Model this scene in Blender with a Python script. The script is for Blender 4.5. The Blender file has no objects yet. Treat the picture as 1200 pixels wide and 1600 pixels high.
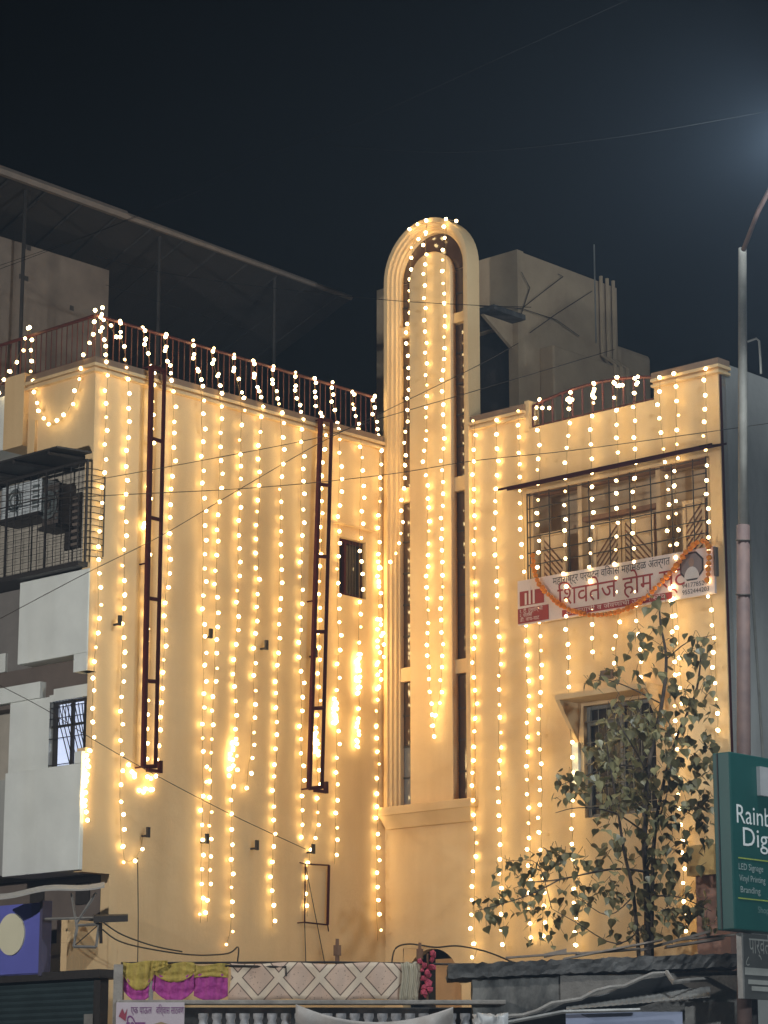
import bpy, math, random
from mathutils import Vector, Matrix
random.seed(7)
S = bpy.context.scene
COL = S.collection
R = math.radians

# ---------------------------------------------------------------- camera
FPX, HOR = 4000.0, 1750.0                       # focal length and horizon row for a 1200x1600 frame
PITCH = math.atan((HOR - 800) / FPX)
CAM = Vector((0, 0, 1.6))
cd = bpy.data.cameras.new('camera'); cam = bpy.data.objects.new('camera', cd); COL.objects.link(cam)
cam.location = CAM; cam.rotation_euler = (math.pi / 2 + PITCH, 0, 0)
cd.sensor_fit = 'VERTICAL'; cd.sensor_height = 36; cd.lens = 36 * FPX / 1600; cd.clip_end = 2000; cd.clip_start = .1
S.camera = cam

# ---------------------------------------------------------------- night sky
W = bpy.data.worlds.new('World'); S.world = W; W.use_nodes = True
nt = W.node_tree; sky = nt.nodes.new('ShaderNodeTexSky'); sky.sky_type = 'NISHITA'; sky.sun_disc = False
sky.sun_elevation = R(-5.0); sky.sun_rotation = R(200); sky.air_density = 1.6; sky.dust_density = 1.0; sky.ozone_density = 2.0
nt.links.new(sky.outputs['Color'], nt.nodes['Background'].inputs['Color'])
nt.nodes['Background'].inputs['Strength'].default_value = 0.02
sd = bpy.data.lights.new('moonlight', 'SUN'); sd.energy = 0.01; sd.angle = R(.5); sd.color = (.8, .9, 1)
so = bpy.data.objects.new('moonlight', sd); COL.objects.link(so); so.rotation_euler = (R(50), 0, R(20))
S.view_settings.view_transform = 'Standard'; S.view_settings.look = 'None'
S.view_settings.exposure = 0.0; S.view_settings.gamma = 1
S.render.engine = 'CYCLES'
cy = S.cycles
cy.use_denoising = True; cy.max_bounces = 5; cy.diffuse_bounces = 3; cy.glossy_bounces = 3; cy.transmission_bounces = 4
cy.volume_bounces = 0; cy.sample_clamp_indirect = 4; cy.caustics_reflective = False; cy.caustics_refractive = False
cy.use_light_tree = True
BULB_POWER = 14.5
LAMP_W = 2000

# ---------------------------------------------------------------- frame of the building: K inner corner, a along the left wall, b along the right wall
FW = Vector((0, math.cos(PITCH), math.sin(PITCH))); UP = Vector((0, -math.sin(PITCH), math.cos(PITCH))); RT = Vector((1, 0, 0))
T = R(42.8)
UA = Vector((-math.sin(T), -math.cos(T), 0)); UB = Vector((math.cos(T), -math.sin(T), 0))
K = Vector((.01828, 36, 0)); Z = Vector((0, 0, 1))
def ray(x, y): return FW + RT * ((x - 600) / FPX) + UP * ((800 - y) / FPX)
def at(x, y, Y):
    d = ray(x, y); return CAM + d * (Y / d.y)
def W3(a, b, z): return K + UA * a + UB * b + Z * z
def hit(x, y, n, q):
    d = ray(x, y); return CAM + d * (n.dot(q - CAM) / n.dot(d))
def onL(x, y, b=0.0): return hit(x, y, UB, K + UB * b)
def onR(x, y, a=0.0): return hit(x, y, UA, K + UA * a)
def abz(p): q = p - K; return q.dot(UA), q.dot(UB), p.z
def Lz(x, y, b=0.0): q = abz(onL(x, y, b)); return q[0], q[2]
def Rz(x, y, a=0.0): q = abz(onR(x, y, a)); return q[1], q[2]

# ---------------------------------------------------------------- materials
def srgb(r, g, b):
    f = lambda c: (c / 255 / 12.92) if c / 255 <= .04045 else ((c / 255 + .055) / 1.055) ** 2.4
    return (f(r), f(g), f(b))
MATS = {}
def mat(name, col, rough=.7, var=.12, scale=3.0, bump=.0, bscale=40, metal=0, col2=None, stretch=(1, 1, 1), thr=None, spec=.4, trans=0, emit=None, estr=0, streak=0):
    if name in MATS: return MATS[name]
    m = bpy.data.materials.new(name); m.use_nodes = True; n = m.node_tree; ns, ln = n.nodes, n.links
    p = ns['Principled BSDF']; p.inputs['Roughness'].default_value = rough; p.inputs['Metallic'].default_value = metal
    p.inputs['Specular IOR Level'].default_value = spec; p.inputs['Transmission Weight'].default_value = trans
    geo = ns.new('ShaderNodeNewGeometry'); mp = ns.new('ShaderNodeMapping'); mp.inputs['Scale'].default_value = stretch
    ln.new(geo.outputs['Position'], mp.inputs['Vector'])
    no = ns.new('ShaderNodeTexNoise'); no.inputs['Scale'].default_value = scale; no.inputs['Detail'].default_value = 6
    no.inputs['Roughness'].default_value = .6
    ln.new(mp.outputs['Vector'], no.inputs['Vector'])
    cr = ns.new('ShaderNodeValToRGB'); ln.new(no.outputs['Fac'], cr.inputs['Fac'])
    c2 = col2 or tuple(c * (1 - 2 * var) for c in col)
    lo, hi = thr or (.3, .7)
    cr.color_ramp.elements[0].position = lo; cr.color_ramp.elements[1].position = hi
    cr.color_ramp.elements[0].color = (*c2, 1); cr.color_ramp.elements[1].color = (*col, 1)
    if streak:
        mp2 = ns.new('ShaderNodeMapping'); mp2.inputs['Scale'].default_value = (2.2, 2.2, .16); ln.new(geo.outputs['Position'], mp2.inputs['Vector'])
        n3 = ns.new('ShaderNodeTexNoise'); n3.inputs['Scale'].default_value = 1.0; n3.inputs['Detail'].default_value = 5; ln.new(mp2.outputs['Vector'], n3.inputs['Vector'])
        c3 = ns.new('ShaderNodeValToRGB'); c3.color_ramp.elements[0].position = .30; c3.color_ramp.elements[1].position = .52
        c3.color_ramp.elements[0].color = (1 - streak, 1 - streak * 1.15, 1 - streak * 1.4, 1); c3.color_ramp.elements[1].color = (1, 1, 1, 1); ln.new(n3.outputs['Fac'], c3.inputs['Fac'])
        mu = ns.new('ShaderNodeMixRGB'); mu.blend_type = 'MULTIPLY'; mu.inputs[0].default_value = 1; ln.new(cr.outputs['Color'], mu.inputs[1]); ln.new(c3.outputs['Color'], mu.inputs[2])
        ln.new(mu.outputs[0], p.inputs['Base Color'])
    else: ln.new(cr.outputs['Color'], p.inputs['Base Color'])
    if bump:
        n2 = ns.new('ShaderNodeTexNoise'); n2.inputs['Scale'].default_value = bscale; n2.inputs['Detail'].default_value = 4
        ln.new(geo.outputs['Position'], n2.inputs['Vector'])
        bp = ns.new('ShaderNodeBump'); bp.inputs['Strength'].default_value = bump; bp.inputs['Distance'].default_value = .02
        ln.new(n2.outputs['Fac'], bp.inputs['Height']); ln.new(bp.outputs['Normal'], p.inputs['Normal'])
    if emit:
        p.inputs['Emission Color'].default_value = (*emit, 1); p.inputs['Emission Strength'].default_value = estr
    MATS[name] = m
    return m
M_CREAM = mat('cream_paint', (.78, .57, .32), .75, scale=1.3, col2=(.70, .48, .25), bump=.25, bscale=9, stretch=(1, 1, .45), streak=.10)
M_WHITE = mat('white_distemper', (.78, .80, .76), .8, streak=.07, scale=1.6, col2=(.66, .68, .65), bump=.15, bscale=12)
M_GREYW = mat('weathered_grey_plaster', (.40, .40, .38), .9, scale=1.1, col2=(.20, .20, .19), bump=.3, bscale=10, stretch=(1, 1, .35))
M_BROWN = mat('brown_paint_and_recess_shade', (.16, .125, .105), .85, var=.1)  # brown paint; on the soffit band and shop recess it stands in for shade
M_TERR = mat('dusty_cement', (.56, .42, .27), .9, scale=2, col2=(.42, .30, .19), bump=.2, bscale=14)
M_DARKC = mat('sooty_concrete', (.13, .125, .12), .95, scale=3, col2=(.035, .034, .034), bump=.8, bscale=14, thr=(.35, .65))
M_RED = mat('maroon_iron', (.06, .007, .007), .75, var=.2, scale=20, spec=.12)
M_REDR = mat('rusty_red_railing', (.11, .022, .018), .55, var=.2, scale=15)
M_IRON = mat('dark_iron', (.035, .028, .025), .6, var=.2, scale=20)
M_GLASS = mat('brown_tinted_glass', (.085, .048, .03), .10, var=.1, scale=2, spec=.8)
M_PANE = mat('dark_window_glass', (.03, .025, .022), .1, var=.1, spec=.7)
M_BAMB = mat('brown_wood', (.22, .11, .055), .7, scale=8, col2=(.12, .055, .028), stretch=(1, 1, .3))
M_TAN = mat('tan_shutter_paint', (.58, .42, .26), .6, scale=4, col2=(.46, .32, .19))
M_WIRE = mat('black_cable', (.045, .032, .022), .6, var=.1)
M_WIREL = mat('grey_cable', (.012, .012, .012), .95, var=.1, spec=.02)
M_GWIRE = mat('string_wire', (.30, .20, .09), .5, var=.1)
M_BULB = mat('warm_bulb', (.9, .8, .6), .3, var=0, emit=(1.0, .73, .33), estr=BULB_POWER); M_BULB.cycles.emission_sampling = 'FRONT'
M_STEEL = mat('galvanised_pole', (.26, .25, .22), .6, scale=5, col2=(.17, .16, .14))
M_RUSTP = mat('rust_primer_pole', (.14, .085, .07), .7, scale=6, col2=(.08, .05, .045))
M_GREEN = mat('teal_green_sign_paint', (.012, .085, .075), .45, var=.08, scale=3)
M_WTEXT = mat('white_lettering', (.75, .77, .75), .6, var=.03)
M_SHUT = mat('dark_teal_shutter', (.03, .05, .055), .55, var=.2, scale=3)
M_BLUE = mat('blue_sign_face', (.13, .14, .50), .5, var=.05, scale=2)
M_DISC = mat('cream_disc', (.72, .68, .50), .6, var=.04)
M_TIN = mat('dull_tin_sheet', (.34, .33, .31), .5, scale=5, col2=(.2, .19, .18), metal=.3)
M_LEAF = None

# ---------------------------------------------------------------- mesh helpers
WL = {}                                           # world location of every root and part
class MB:
    def __init__(s): s.v = []; s.f = []
    def quad(s, *p):
        i = len(s.v); s.v += [Vector(q) for q in p]; s.f.append(tuple(range(i, i + len(p)))); return s
    def hexa(s, c):                               # 8 corners: bottom ring then top ring
        i = len(s.v); s.v += [Vector(q) for q in c]
        for f in ((3, 2, 1, 0), (4, 5, 6, 7), (0, 1, 5, 4), (1, 2, 6, 5), (2, 3, 7, 6), (3, 0, 4, 7)): s.f.append(tuple(i + k for k in f))
        return s
    def ab(s, a0, a1, b0, b1, z0, z1):
        return s.hexa([W3(a0, b0, z0), W3(a0, b1, z0), W3(a1, b1, z0), W3(a1, b0, z0), W3(a0, b0, z1), W3(a0, b1, z1), W3(a1, b1, z1), W3(a1, b0, z1)])
    def box(s, x0, x1, y0, y1, z0, z1):
        return s.hexa([(x0, y0, z0), (x1, y0, z0), (x1, y1, z0), (x0, y1, z0), (x0, y0, z1), (x1, y0, z1), (x1, y1, z1), (x0, y1, z1)])
    def prism(s, poly, d):                        # planar polygon (world) pushed by vector d
        i = len(s.v); n = len(poly); d = Vector(d)
        s.v += [Vector(q) for q in poly] + [Vector(q) + d for q in poly]
        s.f.append(tuple(range(i + n - 1, i - 1, -1))); s.f.append(tuple(range(i + n, i + 2 * n)))
        for k in range(n): k2 = (k + 1) % n; s.f.append((i + k, i + k2, i + n + k2, i + n + k))
        return s
    def ring(s, outer, inner, d):                 # two open loops of equal length, thickened by d (a frame or moulding)
        i = len(s.v); n = len(outer); d = Vector(d)
        for q in (outer, inner): s.v += [Vector(p) for p in q]
        for q in (outer, inner): s.v += [Vector(p) + d for p in q]
        for k in range(n - 1):
            o0, o1, i0, i1 = i + k, i + k + 1, i + n + k, i + n + k + 1
            s.f += [(o0, o1, i1, i0), (o0 + 2 * n, i0 + 2 * n, i1 + 2 * n, o1 + 2 * n), (o0, o0 + 2 * n, o1 + 2 * n, o1), (i0, i1, i1 + 2 * n, i0 + 2 * n)]
        for k in (0, n - 1): s.f.append((i + k, i + n + k, i + 3 * n + k, i + 2 * n + k))
        return s
    def tube(s, pts, r, n=6, r1=None):
        pts = [Vector(p) for p in pts]; r1 = r if r1 is None else r1; base = len(s.v); m = len(pts)
        for k, p in enumerate(pts):
            t = (pts[min(k + 1, m - 1)] - pts[max(k - 1, 0)]).normalized()
            u = t.cross(Z if abs(t.z) < .9 else RT).normalized(); w = t.cross(u)
            rr = r + (r1 - r) * k / max(1, m - 1)
            for j in range(n):
                g = 2 * math.pi * j / n; s.v.append(p + u * (rr * math.cos(g)) + w * (rr * math.sin(g)))
        for k in range(m - 1):
            for j in range(n):
                j2 = (j + 1) % n; s.f.append((base + k * n + j, base + k * n + j2, base + (k + 1) * n + j2, base + (k + 1) * n + j))
        s.f.append(tuple(base + j for j in range(n))[::-1]); s.f.append(tuple(base + (m - 1) * n + j for j in range(n)))
        return s
    def lathe(s, c, prof, n=12):
        base = len(s.v); c = Vector(c)
        for r, z in prof:
            for j in range(n): g = 2 * math.pi * j / n; s.v.append(c + Vector((r * math.cos(g), r * math.sin(g), z)))
        for k in range(len(prof) - 1):
            for j in range(n):
                j2 = (j + 1) % n; s.f.append((base + k * n + j, base + k * n + j2, base + (k + 1) * n + j2, base + (k + 1) * n + j))
        s.f.append(tuple(base + (len(prof) - 1) * n + j for j in range(n)))
        return s
    def grid(s, fn, nu, nv):                      # sheet fn(u,v) -> point
        i = len(s.v)
        for v in range(nv + 1):
            for u in range(nu + 1): s.v.append(Vector(fn(u / nu, v / nv)))
        for v in range(nv):
            for u in range(nu):
                k = i + v * (nu + 1) + u; s.f.append((k, k + 1, k + nu + 2, k + nu + 1))
        return s
    def build(s, name, m, parent=None, smooth=False, solid=0, bevel=0, **tags):
        xs = [v.x for v in s.v]; ys = [v.y for v in s.v]; zs = [v.z for v in s.v]
        o = Vector(((min(xs) + max(xs)) / 2, (min(ys) + max(ys)) / 2, min(zs)))
        me = bpy.data.meshes.new(name); me.from_pydata([tuple(v - o) for v in s.v], [], s.f); me.update()
        if m: me.materials.append(m)
        if smooth: me.polygons.foreach_set('use_smooth', [True] * len(me.polygons))
        ob = link(name, me, o, parent, **tags)
        if solid: md = ob.modifiers.new('thickness', 'SOLIDIFY'); md.thickness = solid
        if bevel: md = ob.modifiers.new('bevel', 'BEVEL'); md.width = bevel; md.segments = 2; md.limit_method = 'ANGLE'
        return ob
def tag(o, label=None, category=None, group=None, kind=None):
    for k, v in (('label', label), ('category', category), ('group', group), ('kind', kind)):
        if v: o[k] = v
    return o
def link(name, data, loc, parent=None, **tags):
    o = bpy.data.objects.new(name, data); COL.objects.link(o); loc = Vector(loc); WL[o.name] = loc
    if parent: o.parent = parent; o.location = loc - WL[parent.name]
    else: o.location = loc
    return tag(o, **tags)
def root(name, loc, label, category, group=None): return link(name, None, loc, None, label=label, category=category, group=group)
def rod(p, q, r, n=6): return MB().tube([p, q], r, n)
def wall_holes(P, u0, u1, z0, z1, holes, thick):  # P(u,z,d) -> world, d = depth behind the face
    us = sorted({u0, u1, *[h[0] for h in holes], *[h[1] for h in holes]}); zs = sorted({z0, z1, *[h[2] for h in holes], *[h[3] for h in holes]})
    us = [u for u in us if u0 <= u <= u1]; zs = [z for z in zs if z0 <= z <= z1]
    mb = MB(); full = {}
    for i in range(len(us) - 1):
        for j in range(len(zs) - 1):
            cu, cz = (us[i] + us[i + 1]) / 2, (zs[j] + zs[j + 1]) / 2
            full[i, j] = not any(h[0] < cu < h[1] and h[2] < cz < h[3] for h in holes)
    for (i, j), f in full.items():
        if not f: continue
        A, B, C0, D = us[i], us[i + 1], zs[j], zs[j + 1]
        mb.quad(P(A, C0, 0), P(B, C0, 0), P(B, D, 0), P(A, D, 0)); mb.quad(P(A, C0, thick), P(A, D, thick), P(B, D, thick), P(B, C0, thick))
        for di, dj, e in ((-1, 0, ((A, C0), (A, D))), (1, 0, ((B, C0), (B, D))), (0, -1, ((A, C0), (B, C0))), (0, 1, ((A, D), (B, D)))):
            if not full.get((i + di, j + dj), False):
                (p, q), (r_, t_) = e; mb.quad(P(p, q, 0), P(r_, t_, 0), P(r_, t_, thick), P(p, q, thick))
    return mb
def text_mesh(body, name, P, u0, v0, size, m, parent, width=None, align='LEFT', shear=0):
    """flat lettering: P(u,v) -> world point just proud of the face that carries it"""
    c = bpy.data.curves.new(name, 'FONT'); c.body = body; c.size = size; c.align_x = align; c.resolution_u = 3; c.offset = .0
    t = bpy.data.objects.new(name, c); COL.objects.link(t); bpy.context.view_layer.update()
    me = bpy.data.meshes.new_from_object(t.evaluated_get(bpy.context.evaluated_depsgraph_get()))
    bpy.data.objects.remove(t); bpy.data.curves.remove(c)
    if not me.vertices: return None
    xs = [v.co.x for v in me.vertices]; k = 1
    if width: k = width / (max(xs) - min(xs))
    pts = [P(u0 + (v.co.x if align != 'LEFT' else v.co.x - min(xs)) * k, v0 + v.co.y) for v in me.vertices]
    o = pts[0]
    for v, p in zip(me.vertices, pts): v.co = p - o
    me.materials.clear(); me.materials.append(m)
    return link(name, me, o, parent, kind='stuff' if name in ('strip_lettering', 'box_lettering') else None)

# ================================================================ SETTING
g = MB().quad((-400, -200, 0), (400, -200, 0), (400, 900, 0), (-400, 900, 0))
g.build('ground', mat('dusty_ground', (.16, .14, .12), .95, scale=.6, bump=.3), kind='structure')
MB().box(-200, 200, 4, 24, .004, .012).build('road', mat('asphalt', (.05, .05, .05), .9, scale=2, bump=.4, bscale=30), kind='structure')

# ================================================================ THE DECORATED BUILDING
ZT = 11.2                                          # parapet top
AL, BR = 5.54, 5.90
bld = root('decorated_building', W3(0, 0, 0), 'cream L-shaped building draped in warm fairy lights around an arched tower', 'building')
PL = lambda u, z, d: W3(u, -d, z)                  # left wall (faces +b)
PR = lambda u, z, d: W3(-d, u, z)                  # right wall (faces +a)
win1 = (.402, .957, 8.80, 9.63)
wall_holes(PL, 0, AL, 0, 11.05, [win1, (5.40, 6, 6.15, 7.13), (5.09, 6, 4.0, 4.60)], .16).build('left_wall', M_CREAM, bld)
bw0, bw1, wz0, wz1 = 2.68, 5.72, 8.30, 9.98
lw = (3.57, 4.75, 5.45, 6.93)
arch_h = (.33, 1.40, 2.0, 3.90)
wall_holes(PR, 0, BR, 0, 11.05, [(.18, 1.55, 5.86, 12), (bw0, bw1, wz0, wz1), lw, arch_h, (2.66, 4.86, 10.90, 12)], .16).build('right_wall', M_CREAM, bld)
wall_holes(lambda u, z, d: W3(u, BR - d, z), -6, -.062, 0, 11.22, [], .16).build('side_wall', M_GREYW, bld)
MB().ab(-.06, -.02, BR - .03, BR + .012, 0, 11.04).build('corner_strip', M_RED, bld)
# terrace slab and coping
MB().ab(-6, -.16, -7, BR - .16, 10.86, 10.9).build('terrace_slab', M_TERR, bld)
MB().ab(-.16, 5.2, -7, -.16, 10.9, 11.0).build('terrace_slab', M_TERR, bld)
M_COPE = mat('shade_toned_coping', (.26, .17, .11), .8, scale=4)  # shade above the bulb strings put into the coping colour
for z0, z1, d in ((11.05, 11.085, .07), (11.085, 11.12, .02), (11.12, 11.16, .08), (11.16, 11.25, .055)):
    MB().ab(.01, AL + d, -.2, d, z0, z1).build('cornice', M_COPE if z1 > 11.2 else M_CREAM, bld)
    MB().ab(AL - .2, AL + d, -1.36, -.2, z0, z1).build('cornice', M_COPE if z1 > 11.2 else M_CREAM, bld)
    MB().ab(-.2, d, 1.66, 2.66, z0, z1).build('cornice', M_COPE if z1 > 11.2 else M_CREAM, bld)
    MB().ab(-.2, d, 4.86, BR + d * .8, z0, z1).build('cornice', M_COPE if z1 > 11.2 else M_CREAM, bld)
MB().ab(-.2, .012, 2.64, 2.72, 10.86, 11.30).build('parapet_post', M_CREAM, bld)
# ---- left end of the building (faces +a): parapet, recesses and boxed panels
MB().ab(4.2, 5.08, -6, -.16, 0, 11.0).build('end_wall', mat('grey_distemper', (.48, .43, .36), .85, var=.1), bld)
MB().ab(5.1, AL - .002, -1.35, -.16, 10.03, 11.05).build('end_parapet', M_CREAM, bld)
MB().ab(5.1, 5.62, -1.76, -1.352, 10.30, 11.30).build('end_pier', M_CREAM, bld)
MB().ab(5.1, 5.52, -3.2, -1.762, 10.35, 11.10).build('end_parapet', M_WHITE, bld)
MB().ab(5.1, 5.58, -1.25, -1.15, 10.03, 10.62).build('drain_pipe_box', M_CREAM, bld)
MB().ab(5.1, 5.56, -1.38, -.002, 7.36, 8.45).build('balcony_panel', M_WHITE, bld, bevel=.01)
MB().ab(5.1, 5.555, -.26, -.003, 7.13, 7.358).build('balcony_panel', M_WHITE, bld)
MB().ab(5.1, 5.30, -3.2, -.16, 6.86, 7.36).build('soffit_band', M_BROWN, bld)  # shade of the recess put into its brown colour
MB().ab(5.1, 5.26, -3.2, -1.42, 7.36, 8.46).build('end_pier', mat('grey_pier_paint', (.22, .20, .185), .85), bld)
MB().ab(5.1, 5.30, -2.6, -1.95, 7.37, 7.62).build('ledge_block', M_WHITE, bld)
b0, z0 = Rz(0, 1062, 5.40); b1, z1 = Rz(62, 1090, 5.40)
MB().ab(5.1, 5.40, -3.2, b1, z1, 7.13).build('lintel_block', M_WHITE, bld)
bw_, zw_ = Rz(78, 1095, 5.36)
MB().ab(5.1, 5.36, -1.74, bw_, 5.96, z1 - .002).build('end_panel', M_WHITE, bld)
MB().ab(5.1, 5.385, bw_ + .1, -.002, 6.84, 7.0).build('lintel_block', M_WHITE, bld)
MB().ab(5.1, 5.37, bw_, bw_ + .1, 6.84, 6.93).build('lintel_block', M_WHITE, bld)
MB().ab(5.1, 5.60, -1.50, -.002, 4.62, 5.95).build('balcony_panel', M_WHITE, bld, bevel=.01)
MB().ab(5.1, 5.598, -.14, -.003, 5.952, 6.10).build('balcony_panel', M_WHITE, bld)
MB().ab(5.1, 5.45, -3.2, -1.502, 4.66, 5.9).build('balcony_panel', M_GREYW, bld)
ew = MB().ab(5.240, 5.300, bw_ + .01, -.17, 5.96, 6.84).build('window', M_IRON, bld)
M_LIT = mat('lit_blue_white_room', (.6, .65, .75), .6, var=.1, emit=(.62, .72, 1.0), estr=.75)
MB().ab(5.301, 5.305, bw_ + .12, -.33, 5.98, 6.80).build('pane', M_LIT, ew)
MB().ab(5.306, 5.340, bw_ + .40, bw_ + .45, 5.98, 6.82).build('frame', M_IRON, ew)
MB().ab(5.308, 5.340, bw_ + .02, -.17, 6.50, 6.53).build('frame', M_IRON, ew)
for k in range(11):
    t = bw_ + .1 + k * .075
    MB().tube([W3(5.350, t, 6.78 - max(0, (k - 6) * .02)), W3(5.350, min(t + .32, -.17), 6.0)], .007, 4).build('bar', M_IRON, ew)
for k in range(8): MB().tube([W3(5.360, bw_ + .02 + k * .06, 6.5), W3(5.360, bw_ + .02 + k * .06, 6.84)], .005, 4).build('bar', M_IRON, ew)
for k, zz in enumerate((6.02, 6.36, 6.62, 6.76)): MB().tube([W3(5.355, bw_, zz), W3(5.355, -.17, zz)], .006, 4).build('bar', M_IRON, ew)

# ---- small window high on the left wall, next to the tower
w = MB().ab(win1[0] + .002, win1[1] - .002, -.15, -.12, win1[2] + .002, win1[3] - .002).build('window', M_PANE, bld)
for a0, a1 in ((win1[0] + .003, win1[0] + .04), (win1[1] - .04, win1[1] - .003), (.745, .785)):
    MB().ab(a0, a1, -.12, -.07, win1[2] + .003, win1[3] - .003).build('frame', M_RED, w)
for z0, z1 in ((win1[2] + .003, win1[2] + .05), (win1[3] - .05, win1[3] - .003)): MB().ab(win1[0] + .04, win1[1] - .04, -.118, -.072, z0, z1).build('frame', M_RED, w)
for k in range(5): MB().tube([W3(.45 + k * .06, -.05, win1[2] + .01), W3(.45 + k * .06, -.05, win1[3] - .01)], .006, 4).build('bar', M_IRON, w)
MB().hexa([W3(.30, .001, 9.80), W3(.30, .10, 9.79), W3(1.12, .10, 9.79), W3(1.12, .001, 9.80), W3(.30, .001, 9.84), W3(.30, .10, 9.80), W3(1.12, .10, 9.80), W3(1.12, .001, 9.84)]).build('sunshade', M_CREAM, w)

# ---- arched tower on the right wall beside the inner corner
tw = MB().ab(-.9, -.30, .20, 1.53, 5.9, 10.85).build('tower', M_TERR, bld)   # the shaft behind the glass
def arch(bc, r, zs, zb, a, n=24, bl=None):
    pts = [W3(a, bc - r, zb)] + [W3(a, bc + r * math.cos(math.pi - math.pi * k / n), zs + r * math.sin(math.pi * k / n)) for k in range(n + 1)] + [W3(a, bc + r, zb)]
    return pts
BC, ZS = .862, 13.58
for r0, r1, a0, a1 in ((.812, .745, -.15, .085), (.7455, .700, -.149, .042), (.7005, .655, -.148, -.004), (.6555, .620, -.147, -.05)):
    MB().ring(arch(BC, r0, ZS, 5.86, a1), arch(BC, r1, ZS, 5.86, a1), UA * (a0 - a1)).build('arch_moulding', M_CREAM, tw)
MB().prism([p for p in arch(BC, .808, ZS, 10.9, -.151)], UA * -.03).build('back_wall', M_CREAM, tw)
# glazing: panes between thin mullions, concrete bands, the round-headed pilaster in front
PB0, PB1, PC, PR_ = .475, 1.275, .875, .40
MB().prism(arch(PC, PR_, 13.50, 5.87, .0), UA * -.125).build('pilaster', M_CREAM, tw, bevel=.012)
zb = [5.88, 6.28, 6.72, 7.16, 7.64, 7.84, 8.30, 8.76, 9.22, 9.68, 10.25, 10.46, 10.92, 11.38, 11.84, 12.30, 12.74, 12.89, 13.2, 13.58]
bands = [(7.64, 7.84), (10.25, 10.46), (12.74, 12.89)]
M_PALE = mat('reflection_toned_glass', (.20, .21, .24), .12, var=.15, spec=.8)  # street-light reflection put into the pale pane colour
for s0, s1, left in ((.19, .51, True), (1.24, 1.535, False)):
    for i in range(len(zb) - 1):
        z0, z1 = zb[i] + .012, zb[i + 1] - .012
        if (zb[i], zb[i + 1]) in bands:
            MB().ab(-.145, -.06, s0, s1, z0 - .01, z1 + .01).build('concrete_band', M_CREAM, tw); continue
        MB().ab(-.14, -.13, s0, s1, z0, z1).build('glass_pane', M_PALE if (left and z1 < 6.8) else M_GLASS, tw)
    for z in zb[1:-1]:
        if not any(abs(z - q) < .02 for bb in bands for q in bb): MB().ab(-.14, -.115, s0, s1, z - .012, z + .012).build('mullion', M_IRON, tw)
MB().prism(arch(BC, .64, ZS, 13.59, -.13), UA * -.01).build('glass_pane', M_GLASS, tw)
# sill
MB().ab(-.05, .16, -.01, 1.72, 5.74, 5.86).build('sill', M_CREAM, tw, bevel=.01)
MB().hexa([W3(-.01, .06, 5.56), W3(.05, .06, 5.56), W3(.05, 1.64, 5.56), W3(-.01, 1.64, 5.56), W3(-.01, .001, 5.738), W3(.14, .001, 5.738), W3(.14, 1.70, 5.738), W3(-.01, 1.70, 5.738)][0:4][::-1] + [W3(-.01, .001, 5.738), W3(-.01, 1.70, 5.738), W3(.14, 1.70, 5.738), W3(.14, .001, 5.738)][::-1] if False else
          [W3(-.01, .06, 5.56), W3(-.01, 1.64, 5.56), W3(.05, 1.64, 5.56), W3(.05, .06, 5.56), W3(-.01, .002, 5.738), W3(-.01, 1.70, 5.738), W3(.14, 1.70, 5.738), W3(.14, .002, 5.738)]).build('sill_corbel', M_CREAM, tw)

# ---- arched opening low on the right wall
o0, o1, q0, q1 = arch_h
n = 16; rr = (o1 - o0) / 2 - .03; bc = (o0 + o1) / 2
arc = [W3(-.01, bc + rr * math.cos(math.pi - math.pi * k / n), q1 - rr - .02 + rr * math.sin(math.pi * k / n)) for k in range(n + 1)]
rec = []
for p in arc:
    _, b, z = abz(p); dx, dz = b - bc, z - (q1 - rr - .02)
    s_ = min((o1 - bc - .001) / max(abs(dx), 1e-5), (q1 - .001 - (q1 - rr - .02)) / max(abs(dz), 1e-5)); rec.append(W3(-.01, bc + dx * s_, q1 - rr - .02 + dz * s_))
MB().ring(rec, arc, UA * -.12).build('arch_spandrel', M_CREAM, bld)
MB().ab(-.5, -.45, o0 - .2, o1 + .2, 1.8, 3.9).build('arch_dark_backing', M_IRON, bld)  # dark sheet standing in for the unlit interior of the arch
MB().ab(-.14, -.10, bc - .02, o1 - .02, 2.0, 3.74).build('arch_panel', mat('orange_plaster', (.55, .33, .16), .8), bld)

# ---- wide window on the right wall behind the board
w = MB().ab(-.60, -.56, bw0 - .1, bw1 + .1, wz0 - .1, wz1 + .1).build('wide_window', mat('dim_room_wall', (.62, .46, .30), .9, var=.15), bld)
MB().ab(-.56, -.16, bw0 - .1, bw1 + .1, wz0 - .1, wz0).build('inner_sill', M_CREAM, w)
MB().ab(-.56, -.162, bw0 - .1, bw0 - .04, wz0, wz1 + .1).build('inner_jamb', M_TAN, w)
MB().ab(-.56, -.162, bw1 + .04, bw1 + .1, wz0, wz1 + .1).build('inner_jamb', M_TAN, w)
MB().ab(-.56, -.162, bw0 - .04, bw1 + .04, wz1 + .04, wz1 + .1).build('inner_soffit', M_TAN, w)
posts = [bw0 + .02, Rz(905, 800, -.02)[0], Rz(1028, 800, -.02)[0], bw1 - .05]
for k, b in enumerate(posts): MB().ab(-.15, -.02, b - .025, b + .045, wz0 + .002, wz1 - .002).build('frame', M_TAN, w)
MB().ab(-.15, -.03, posts[0] + .045, posts[3] - .025, wz1 - .05, wz1 - .003).build('frame', M_BAMB, w)
MB().ab(-.14, -.03, posts[1] + .045, posts[2] - .025, 9.44, 9.50).build('frame', M_BAMB, w)
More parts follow.
